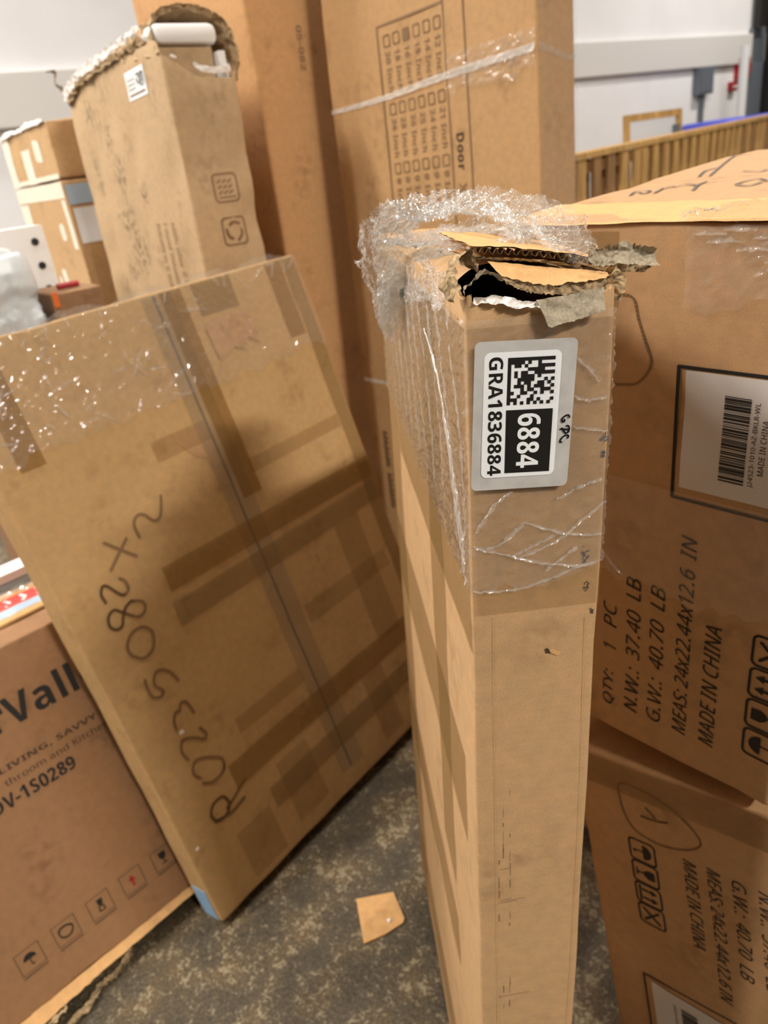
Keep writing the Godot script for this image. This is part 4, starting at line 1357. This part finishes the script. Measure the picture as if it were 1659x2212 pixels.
	single("wood_block", "rough wooden block propping the low edge of the tilted lower carton", "block", box_mesh(Vector3(-0.03, 0, -0.2), Vector3(0.03, 0.034, 0.2)), M.pallet, Transform3D(Basis(Vector3.UP, -0.85), Vector3(0.655, 0.0, -0.655)))

# ---------------------------------------------------------------- torn tall carton

func build_torn_carton() -> void:
	var b := carton("torn_carton", "tall scuffed carton with its torn top showing white foam", pose(-0.3446, 0.005, -1.76, 0.6001, -0.0057, -0.0215), 0.1653, 1.581, 0.6614, M.card_torn, 181, 0.006, 0.008, 5.0, false)
	var rag := noise(17, 20.0, 3)
	var top := func(q: Vector2) -> float:
		var y := 1.583 + rag.get_noise_2d(q.x * 5.0, q.y * 5.0) * 0.012
		if q.y > -0.012:
			y = lerpf(1.556, 1.512, smoothstep(0.0, 0.09, q.x)) + rag.get_noise_2d(q.x * 9.0, 3.0) * 0.006
		elif q.x > 0.15 and q.y > -0.1:
			y = lerpf(1.50, 1.58, smoothstep(-0.01, -0.1, q.y))
		return y
	part("body", open_box(b, top, 0.006, 0.25, 0.012), M.card_torn, b.node)
	var fb := Box.new()
	fb.w = 0.148
	fb.h = 0.042
	fb.d = 0.5
	fb.r = 0.016
	fb.amp = 0.001
	fb.n = noise(6, 8.0, 1)
	part("foam_insert", soft_box(fb, 0.03), M.foam, b.node, Transform3D(Basis(), Vector3(0.010, 1.579, -0.035)))
	part("inner_panel", box_mesh(Vector3(0.008, 1.35, -0.05), Vector3(0.140, 1.576, -0.044)), M.card_torn, b.node)
	part("foam_insert", box_mesh(Vector3(0.143, 1.35, -0.07), Vector3(0.158, 1.565, -0.02)), M.foam, b.node)
	part("torn_liner", crumple([Vector3(0.022, 1.555, -0.002), Vector3(0.034, 1.5495, -0.001)], [0.006, 0.005], Vector3(0, 1, 0), 20, 4, 0.002, 80.0, 191), M.torn_white, b.node)
	part("torn_liner", crumple([Vector3(0.070, 1.541, -0.002), Vector3(0.085, 1.531, -0.001), Vector3(0.11, 1.527, -0.001), Vector3(0.135, 1.527, -0.001), Vector3(0.156, 1.531, -0.004)], [0.004, 0.012, 0.013, 0.013, 0.016], Vector3(0, 1, 0), 50, 5, 0.002, 60.0, 193), M.torn_white, b.node)
	# crushed hood of board round the opening
	var rim := [Vector3(0.001, 1.556, -0.010), Vector3(0.010, 1.592, -0.040), Vector3(0.028, 1.630, -0.06), Vector3(0.065, 1.648, -0.06), Vector3(0.105, 1.652, -0.06), Vector3(0.150, 1.643, -0.06), Vector3(0.184, 1.618, -0.05), Vector3(0.190, 1.585, -0.035), Vector3(0.184, 1.545, -0.018), Vector3(0.168, 1.510, -0.010)]
	var hood := [Vector3(0.0, 1.575, -0.22), Vector3(0.004, 1.598, -0.24), Vector3(0.02, 1.606, -0.26), Vector3(0.055, 1.612, -0.28), Vector3(0.09, 1.612, -0.28), Vector3(0.125, 1.606, -0.28), Vector3(0.155, 1.596, -0.26), Vector3(0.163, 1.57, -0.22), Vector3(0.163, 1.54, -0.16), Vector3(0.164, 1.50, -0.10)]
	part("crushed_hood", bridge(hood, rim, 90, 14, 0.007, 22.0, 195), M.card_torn, b.node)
	part("crushed_rim", crumple(rim, [0.010, 0.014, 0.014, 0.012, 0.010, 0.012, 0.016, 0.022, 0.026, 0.012], Vector3(0, 1, 0.3), 120, 8, 0.006, 40.0, 196, 0.003), M.torn_tan, b.node)
	part("crushed_rim", crumple([Vector3(0.004, 1.560, -0.66), Vector3(-0.004, 1.586, -0.52), Vector3(-0.002, 1.594, -0.36), Vector3(0.001, 1.600, -0.2), Vector3(0.012, 1.612, -0.07)], [0.040, 0.030, 0.032, 0.032, 0.036], Vector3(0.3, 1, 0), 130, 12, 0.009, 22.0, 197, 0.004, 0.3), M.torn_tan, b.node)
	part("torn_liner", crumple([Vector3(-0.008, 1.566, -0.65), Vector3(-0.012, 1.590, -0.52), Vector3(-0.012, 1.600, -0.36), Vector3(-0.012, 1.606, -0.2), Vector3(-0.004, 1.614, -0.08)], [0.024, 0.016, 0.020, 0.014, 0.014], Vector3(0, 1, 0), 120, 6, 0.006, 40.0, 199, 0.0, 0.5), M.torn_white, b.node)
	part("torn_scrap", crumple([Vector3(-0.004, 1.585, -0.655), Vector3(-0.015, 1.600, -0.665), Vector3(-0.012, 1.625, -0.67), Vector3(-0.03, 1.632, -0.675)], [0.02, 0.016, 0.012, 0.004], Vector3(0, 0.4, 1), 40, 6, 0.006, 60.0, 205), M.torn_grey, b.node)
	# label, handling marks, scuffs
	var lab := put("paper_label", b, "left", rect_grid(Vector2(0.505, 1.527), Vector2(0.113, 0.056), 0.02, 0.02), 0.001, M.label_white)
	var rng := RandomNumberGenerator.new()
	rng.seed = 31
	var t := PackedVector2Array()
	for j in 6:
		for i in 8:
			if rng.randf() < 0.55:
				t.append_array(rect_grid(Vector2(0.515 + i * 0.0052, 1.543 - j * 0.0046), Vector2(0.0052, 0.0046), 0.0, 0.1))
	put("label_print", b, "left", t, 0.0016, M.marker_grey, lab)
	t = PackedVector2Array()
	for j in 3:
		for i in 4:
			t.append_array(stroke(PackedVector2Array([Vector2(0.458 + i * 0.012, 1.517 + j * 0.009), Vector2(0.465 + i * 0.012, 1.521 + j * 0.009)]), 0.0022))
	t.append_array(stroke(PackedVector2Array([Vector2(0.46, 1.507), Vector2(0.55, 1.509)]), 0.004))
	put("label_print", b, "left", t, 0.0016, M.ink_brown, lab)
	put("handling_mark", b, "front", moved(icon("print"), Vector2(0.0925, 1.297), 0.058, 0.0), 0.001, M.ink_brown)
	put("handling_mark", b, "front", moved(icon("recycle"), Vector2(0.094, 1.205), 0.058, 0.0), 0.001, M.ink_brown)
	for j in 3:
		var u := 0.44 + j * 0.045
		t = PackedVector2Array()
		for k in 26:
			if rng.randf() < 0.85:
				t.append_array(stroke(PackedVector2Array([Vector2(u, 1.235 - k * 0.0062), Vector2(u + rng.randf_range(0.012, 0.022), 1.234 - k * 0.0062)]), 0.0026))
		put("printed_text", b, "left", t, 0.001, M.ink_brown)
	var spots := [[0.15, 1.505, 0.09, 0.09], [0.255, 1.44, 0.06, 0.10], [0.285, 1.36, 0.10, 0.10], [0.25, 1.25, 0.16, 0.14], [0.29, 1.17, 0.16, 0.12], [0.21, 1.12, 0.14, 0.10], [0.40, 1.30, 0.08, 0.07], [0.10, 1.38, 0.05, 0.16]]
	for q in spots:
		dirt(b, "left", Vector2(q[0], q[1]), Vector2(q[2], q[3]))

func dirt(b: Box, f: String, c: Vector2, size: Vector2) -> void:
	# a smudge of grey dirt, thinning out unevenly to its rim
	var v := PackedVector3Array()
	var col := PackedColorArray()
	var ix := PackedInt32Array()
	var nm := PackedVector3Array()
	var n := noise(int(c.x * 1000), 6.0, 3)
	var k := 14
	for j in k + 1:
		for i in k + 1:
			var x := float(i) / k * 2 - 1
			var y := float(j) / k * 2 - 1
			v.append(b.face(f, c.x + x * size.x / 2, c.y + y * size.y / 2, 0.0008))
			nm.append(Vector3.LEFT if f == "left" else Vector3.BACK)
			col.append(Color(1, 1, 1, clampf(1.25 - Vector2(x, y).length() * 1.25 + n.get_noise_2d(x * 0.3, y * 0.3) * 0.5, 0, 1) if absi(i * 2 - k) < k and absi(j * 2 - k) < k else 0.0))
	for j in k:
		for i in k:
			var q := j * (k + 1) + i
			for t in [q, q + k + 1, q + k + 2, q, q + k + 2, q + 1]:
				ix.append(t)
	var arr := []
	arr.resize(Mesh.ARRAY_MAX)
	arr[Mesh.ARRAY_VERTEX] = v
	arr[Mesh.ARRAY_NORMAL] = nm
	arr[Mesh.ARRAY_COLOR] = col
	arr[Mesh.ARRAY_INDEX] = ix
	var m := ArrayMesh.new()
	m.add_surface_from_arrays(Mesh.PRIMITIVE_TRIANGLES, arr)
	part("dirt_smudge", m, M.dirt, b.node)

# ---------------------------------------------------------------- tall cartons at the back

func build_tall_cartons() -> void:
	var b := carton("tall_carton", "tall plain orange-brown carton standing behind the torn carton", pose(-0.1712, 0.005, -2.1, 0.6632, 0.0036, -0.0054), 0.45, 2.1, 0.5674, M.card_tall, 191, 0.003, 0.012, 3.0)
	put("printed_code", b, "front", words_on("05-082", Vector2(0.1405, 1.632), -PI / 2 - 0.02, 0.098, 0.0165, 0.0, true), 0.001, M.ink_brown)
	var d := carton("door_carton", "tall door carton with printed size table and clear strapping", pose(-0.0202, 0.01, -2.05, -0.925, -0.0529, 0.0346), 0.6568, 2.1, 0.1181, M.card_door, 193, 0.0025, 0.008, 3.0)
	var ink: Material = M.ink_brown
	put("table_frame", d, "front", stroke(PackedVector2Array([Vector2(0.203, 1.566), Vector2(0.415, 1.566), Vector2(0.415, 0.95), Vector2(0.203, 0.95)]), 0.0045, true), 0.001, ink)
	put("table_frame", d, "front", stroke(PackedVector2Array([Vector2(0.473, 0.95), Vector2(0.473, 1.75), Vector2(0.415, 1.75), Vector2(0.415, 1.566)]), 0.0045), 0.001, ink)
	var rows := [["20 Inch", "18 Inch", "16 Inch", "15 Inch", "14 Inch", "12 Inch"], ["36 Inch", "28 Inch", "26 Inch", "25 Inch", "24 Inch", "21 Inch"], ["9 Inch", "9 Inch", "9 Inch", "9 Inch", "9 Inch", "9 Inch"]]
	for r in 3:
		for i in 6:
			var u: float = [0.2325, 0.2640, 0.2970, 0.3300, 0.3630, 0.3955][i]
			var v: float = [1.534, 1.398, 1.272][r]
			var t := stroke(rounded(Vector2(u, v), Vector2(0.019, 0.022), 0.003), 0.0032, true)
			if r == 0 and i == 2:
				t.append_array(span(u - 0.007, v - 0.009, u + 0.007, v + 0.009))
			t.append_array(words_on(rows[r][i], Vector2(u - 0.008, v - 0.020), -PI / 2, 0.082, 0.0165, 0.0, true))
			put("table_entry", d, "front", t, 0.001, ink)
	put("printed_word", d, "front", words_on("Door", Vector2(0.432, 1.320), -PI / 2, 0.073, 0.022, 0.0, true), 0.001, M.ink_soft)
	put("printed_word", d, "front", words_on("X:K", Vector2(0.432, 1.222), -PI / 2, 0.060, 0.022, 0.0, true), 0.001, ink)
	for k in 2:
		var t := PackedVector2Array()
		for i in 14:
			t.append_array(stroke(PackedVector2Array([Vector2(0.062, 0.595 - k * 0.13 - i * 0.008), Vector2(0.062 + [0.018, 0.011, 0.02, 0.014][i % 4], 0.593 - k * 0.13 - i * 0.008)]), 0.005))
		put("blurred_print", d, "front", t, 0.001, M.ink_soft)
	for v in [1.43, 0.748]:
		var p := []
		for q in [[0.004, -0.005], [0.19, -0.006], [0.38, 0.002], [0.5, 0.005], [0.652, 0.008]]:
			p.append(d.face("front", q[0], v + q[1], 0.003))
		part("strap", crumple(p, [0.010, 0.012, 0.014, 0.015, 0.013], Vector3(0, 1, 0), 90, 6, 0.0022, 60.0, 221), M.film_strap, d.node)
		p = []
		for q in [[0.002, 0.008], [0.03, 0.004], [0.07, -0.006], [0.115, -0.010]]:
			p.append(d.face("right", q[0], v + q[1], 0.003))
		part("strap", crumple(p, [0.013, 0.011, 0.010, 0.010], Vector3(0, 1, 0), 30, 5, 0.002, 60.0, 223), M.film_thick, d.node)
	film_band(d, "front", 0.42, 1.40, 0.655, 1.47, 217, 1.5)
	film_band(d, "right", 0.002, 1.15, 0.117, 1.55, 219, 0.9)

# ---------------------------------------------------------------- pile on the left

func build_left_pile() -> void:
	# a pile whose near corner shows just left of the torn carton
	var o := Vector3(-0.80, 0, -2.421)
	var d := 0.55
	var c1 := carton("storage_carton", "plain brown carton at the bottom of the taped pile", pose(o.x, 0.0, o.z, 0.60, 0, 0), 0.30, 0.658, d, M.card_pile, 231, 0.002, 0.006)
	var c2 := carton("storage_carton", "brown carton with white paper tape along its edges, middle of the taped pile", pose(o.x, 0.66, o.z, 0.60, 0, 0), 0.30, 0.712, d, M.card_pile, 233, 0.003, 0.006)
	var c3 := carton("storage_carton", "small brown carton with white tape flakes on top of the taped pile", pose(o.x, 1.376, o.z, 0.60, 0, 0), 0.29, 0.155, d, M.card_pile, 235, 0.005, 0.008)
	put("carton_seam", c1, "left", span(0.26, 0.02, 0.265, 0.64, 0.05), 0.0004, M.ink_brown)
	put("paper_tape", c2, "left", span(0.0, 0.665, d - 0.004, 0.71, 0.03), 0.001, M.tape_white)
	put("paper_tape", c2, "left", span(0.0, 0.36, 0.10, 0.66, 0.03), 0.001, M.tape_white)
	put("paper_tape", c2, "left", span(d - 0.055, 0.52, d - 0.012, 0.66, 0.03), 0.0012, M.tape_white)
	put("paper_tape", c3, "left", span(0.20, 0.0, 0.30, 0.10, 0.03), 0.001, M.tape_white)
	put("paper_tape", c3, "left", span(0.0, 0.0, 0.08, 0.15, 0.03), 0.001, M.tape_white)
	put("paper_tape", c3, "left", span(0.0, 0.002, d - 0.005, 0.016, 0.03), 0.0012, M.tape_white)
	for q in [[0.30, 0.43, 0.05, 0.05], [0.43, 0.36, 0.05, 0.045], [0.24, 0.40, 0.03, 0.06], [0.47, 0.20, 0.04, 0.05], [0.42, 0.57, 0.04, 0.05]]:
		put("tape_flake", c2, "left", fill(rounded(Vector2(q[0], q[1]), Vector2(q[2], q[3]), 0.012, 0.1)), 0.001, M.tape_white)
	put("tape_flake", c3, "left", fill(rounded(Vector2(0.40, 0.085), Vector2(0.07, 0.06), 0.015, -0.1)), 0.001, M.tape_white)
	put("tape_flake", c3, "top", span(0.0, 0.02, 0.03, d - 0.05, 0.03), 0.001, M.tape_white)
	part("torn_edge", crumple([Vector3(0.0, 0.153, -0.01), Vector3(-0.004, 0.157, -0.15), Vector3(0.0, 0.155, -0.3), Vector3(-0.003, 0.157, -0.45), Vector3(0.0, 0.152, -0.545)], [0.010, 0.016, 0.010, 0.018, 0.012], Vector3(0.4, 1, 0), 90, 6, 0.006, 24.0, 245, 0.002), M.torn_white, c3.node)
	put("paper_label", c2, "front", span(0.012, 0.535, 0.12, 0.635, 0.03), 0.001, M.label_white)
	put("paper_label", c2, "front", span(0.006, 0.645, 0.14, 0.70, 0.03), 0.0016, M.pkg_blue)
	put("printed_bars", c2, "left", stroke(PackedVector2Array([Vector2(0.40, 0.20), Vector2(0.405, 0.27)]), 0.012), 0.001, M.ink_soft)
	put("printed_bars", c2, "left", stroke(PackedVector2Array([Vector2(0.43, 0.20), Vector2(0.435, 0.26)]), 0.012), 0.001, M.ink_soft)
	# brown carton whose top carries the bag
	var c4 := carton("storage_carton", "narrow dark brown carton with an orange edge beside the white bag", pose(-0.883 + 0.240 * 0.8139, 0.0, -1.651 - 0.240 * 0.5810, 0.62, 0, 0), 0.12, 1.13, 0.22, M.card_dark, 237, 0.002, 0.005)
	part("edge_trim", box_mesh(Vector3(0.002, 1.10, -0.004), Vector3(0.014, 1.1325, 0.003)), M.crate_orange, c4.node)
	carton("storage_carton", "dark brown carton under the crumpled white bag", pose(-0.883, 0.0, -1.651, 0.62, 0, 0), 0.234, 1.03, 0.22, M.card_dark, 243, 0.002, 0.005)
	# white perforated block
	var wb := thing("perforated_block", "white block with a row of black holes beside the bag", "block", pose(-1.03, 0.70, -1.872, 0.62, 0, 0))
	part("body", box_mesh(Vector3(0, 0, -0.10), Vector3(0.33, 0.572, 0)), M.foam, wb)
	for i in 4:
		var hole := CylinderMesh.new()
		hole.top_radius = 0.009
		hole.bottom_radius = 0.009
		hole.height = 0.006
		part("hole", hole, M.black, wb, Transform3D(Basis(Vector3.RIGHT, PI / 2), Vector3(0.302, 0.535 - i * 0.058, 0.001)))
	carton("storage_carton", "brown carton under the white perforated block", pose(-1.03, 0.0, -1.872, 0.62, 0, 0), 0.33, 0.698, 0.2, M.card_dark, 239, 0.002, 0.005)
	# white plastic bag
	var bag := Box.new()
	bag.w = 0.232
	bag.h = 0.21
	bag.d = 0.20
	bag.r = 0.05
	bag.amp = 0.03
	bag.n = noise(241, 9.0, 4)
	single("plastic_bag", "crumpled white plastic bag lying among dark brown cartons", "bag", soft_box(bag, 0.007), M.bag, pose(-0.883, 1.033, -1.651, 0.62, 0, 0))
	single("marker_cap", "short red marker cap lying on the narrow dark brown carton", "marker", soft_rod(0.007, 0.05), M.red, Transform3D(Basis(Vector3.UP, 0.62) * Basis(Vector3.BACK, PI / 2), Vector3(-0.672, 1.138, -1.872)))

func soft_rod(r: float, l: float) -> ArrayMesh:
	return tube([Vector3(0, -l / 2, 0), Vector3(0, -l / 4, 0), Vector3(0, l / 4, 0), Vector3(0, l / 2, 0)], r, 10, 2)

# ---------------------------------------------------------------- far side of the room

func pallet(at: Transform3D, boards: int, seed_: int, label: String) -> void:
	# a pallet standing on its edge: boards upright, seen face on
	var rng := RandomNumberGenerator.new()
	rng.seed = seed_
	var t := thing("wooden_pallet", label, "pallet", at, "pallets on edge along the white wall")
	var w := 1.2
	for y in [0.03, 0.56, 1.09]:
		part("stringer", box_mesh(Vector3(0, y, -0.1), Vector3(w, y + 0.045, -0.018)), M.pallet_dark, t)
	for i in boards:
		var x := (w - 0.09) * i / (boards - 1)
		part("board", box_mesh(Vector3(x, rng.randf_range(0.0, 0.02), -0.018), Vector3(x + 0.09, 1.15, 0.0)), M.pallet if rng.randf() < 0.7 else M.pallet_dark, t)
	for i in 6:
		var x := (w - 0.10) * i / 5.0
		part("back_board", box_mesh(Vector3(x, 0.0, -0.118), Vector3(x + 0.10, 1.15, -0.10)), M.pallet_dark, t)
	part("top_board", box_mesh(Vector3(-0.005, 1.15, -0.118), Vector3(w + 0.005, 1.175, 0.004)), M.pallet, t)

func build_back_area() -> void:
	# row of pallets running away to the right
	var a := Vector3(0.80, 0, -3.15)
	var dir := Vector3(3.247 - 0.996, 0, -6.201 + 3.355).normalized()
	var yaw := atan2(-dir.z, dir.x)
	var names := ["wooden pallet standing on edge beside the tall door carton", "wooden pallet standing on edge, second from the tall door carton", "wooden pallet standing on edge, third from the tall door carton", "wooden pallet standing on edge, fourth from the tall door carton"]
	for i in 4:
		pallet(Transform3D(Basis(Vector3.UP, yaw), a + dir * (1.235 * i) + Vector3(0, 0.045, 0)), 7, 60 + i, names[i])
	for i in 4:
		single("floor_beam", "timber bearer under the row of pallets on edge", "timber", box_mesh(Vector3(0, 0, -0.12), Vector3(1.2, 0.044, 0.0)), M.pallet_dark, Transform3D(Basis(Vector3.UP, yaw), a + dir * (1.235 * i)), "bearers under the pallets")
	# light wooden frame with a pane, leaning behind the pallets
	var fr := thing("framed_pane", "pale wooden frame with glass standing behind the pallets", "frame", Transform3D(Basis(Vector3.UP, 0.66) * Basis(Vector3.RIGHT, -0.03), Vector3(2.225, 0.0, -6.105)))
	part("stile", box_mesh(Vector3(0, 0, -0.03), Vector3(0.05, 1.36, 0.0)), M.pallet, fr)
	part("stile", box_mesh(Vector3(0.75, 0, -0.03), Vector3(0.80, 1.36, 0.0)), M.pallet, fr)
	part("rail", box_mesh(Vector3(0.05, 1.31, -0.03), Vector3(0.75, 1.36, 0.0)), M.pallet, fr)
	part("rail", box_mesh(Vector3(0.05, 0, -0.03), Vector3(0.75, 0.06, 0.0)), M.pallet, fr)
	part("pane", box_mesh(Vector3(0.05, 0.06, -0.018), Vector3(0.75, 1.31, -0.014)), M.glass, fr)
	part("bracket", box_mesh(Vector3(0.67, 1.12, -0.012), Vector3(0.74, 1.25, 0.012)), M.metal_grey, fr)
	# wall fittings
	var wb := room_basis()
	var eb := thing("switch_box", "grey electrical switch box with conduit on the white wall", "switch box", Transform3D(wb, rp(1.98, 0.0, 1.47)))
	part("case", box_mesh(Vector3(-0.13, 0, 0.0), Vector3(0.13, 0.25, 0.08)), M.metal_grey, eb)
	part("handle", box_mesh(Vector3(0.131, 0.08, 0.03), Vector3(0.155, 0.18, 0.05)), M.black, eb)
	part("door", box_mesh(Vector3(-0.11, 0.02, 0.08), Vector3(0.11, 0.23, 0.086)), M.metal_grey, eb)
	part("conduit", box_mesh(Vector3(-0.02, -1.46, 0.02), Vector3(0.02, 0.0, 0.05)), M.metal_grey, eb)
	var al := thing("fire_alarm", "red fire alarm bell box on the white wall", "alarm", Transform3D(wb, rp(2.74, 0.0, 1.58)))
	part("case", box_mesh(Vector3(-0.11, 0.0, 0.0), Vector3(0.11, 0.20, 0.06)), M.red, al)
	var bell := CylinderMesh.new()
	bell.top_radius = 0.06
	bell.bottom_radius = 0.07
	bell.height = 0.04
	part("bell", bell, M.red, al, Transform3D(Basis(Vector3.RIGHT, PI / 2), Vector3(0, 0.10, 0.08)))
	var ex := thing("alarm_pull", "small red alarm pull station below the fire alarm", "alarm", Transform3D(wb, rp(2.58, 0.0, 1.47)))
	part("case", box_mesh(Vector3(-0.06, 0.0, 0.0), Vector3(0.06, 0.09, 0.05)), M.red, ex)
	part("handle", box_mesh(Vector3(-0.035, 0.03, 0.05), Vector3(0.035, 0.05, 0.065)), M.pipe, ex)
	# white upright and dark doorway further right
	single("guard_post", "slim white upright post in front of the dark doorway", "post", tube([Vector3(0, 0, 0), Vector3(0, 0.6, 0), Vector3(0, 1.2, 0), Vector3(0, 1.85, 0)], 0.045, 12, 2), M.pipe, Transform3D(Basis(), Vector3(4.25, 0, -8.5)))
	var dr := Node3D.new()
	dr.name = "door_1"
	add_child(dr)
	dr.transform = Transform3D(wb, rp(3.0, 0.0, 0.0))
	dr.set_meta("kind", "structure")
	dr.set_meta("label", "dark doorway with black frame bars in the white wall")
	part("frame", box_mesh(Vector3(-0.12, 2.05, 0.06), Vector3(0.02, 3.2, 0.12)), M.black, dr)
	part("frame", box_mesh(Vector3(0.14, 0, 0.06), Vector3(0.32, 3.2, 0.12)), M.black, dr)
	part("panel", box_mesh(Vector3(-0.12, 0, 0.0), Vector3(0.14, 2.05, 0.05)), M.metal_grey, dr)
	part("panel", box_mesh(Vector3(0.32, 0, 0.0), Vector3(2.2, 3.2, 0.05)), M.card_stack, dr)
	# crates and a blue tarp beyond the pallets
	var tp := thing("blue_tarp", "folded bright blue tarp lying on a brown crate beyond the pallets", "tarp", Transform3D(Basis(Vector3.UP, 0.7), Vector3(3.55, 1.122, -7.20)))
	var tb := Box.new()
	tb.w = 0.85
	tb.h = 0.10
	tb.d = 0.5
	tb.r = 0.03
	tb.amp = 0.03
	tb.n = noise(251, 5.0, 3)
	part("fold", soft_box(tb, 0.03), M.blue, tp)
	carton("wooden_crate", "wide brown crate under the blue tarp beyond the pallets", Transform3D(Basis(Vector3.UP, 0.7), Vector3(3.25, 0, -6.95)), 1.2, 1.12, 0.6, M.pallet, 253, 0.001, 0.005, 3.0)

# ---------------------------------------------------------------- things on the floor

func build_floor_litter() -> void:
	var sq := single("cardboard_scrap", "small square of tan cardboard lying on the floor", "cardboard", slab(PackedVector2Array([Vector2(-0.162, -1.005), Vector2(-0.087, -1.009), Vector2(-0.070, -0.950), Vector2(-0.073, -0.941), Vector2(-0.108, -0.923), Vector2(-0.150, -0.910)]), 0.004), M.card_light, Transform3D(Basis(), Vector3(0, 0.001, 0)))
	var cr := part("foam_crumb", slab(rounded(Vector2(-0.1, -0.948), Vector2(0.007, 0.007), 0.003), 0.003), M.torn_white, sq, Transform3D(Basis(), Vector3(0, 0.004, 0)))
	cr.set_meta("label", "white foam crumb")
	single("torn_strip", "curled strip of torn cardboard on the floor by the logo carton", "cardboard", crumple([Vector3(-0.618, 0.006, -0.985), Vector3(-0.605, 0.008, -0.955), Vector3(-0.622, 0.007, -0.917), Vector3(-0.645, 0.007, -0.898), Vector3(-0.655, 0.008, -0.868), Vector3(-0.685, 0.006, -0.835)], [0.006, 0.014, 0.014, 0.016, 0.016, 0.012], Vector3(1, 0, 0.6), 80, 8, 0.006, 50.0, 261, 0.004), M.torn_tan)
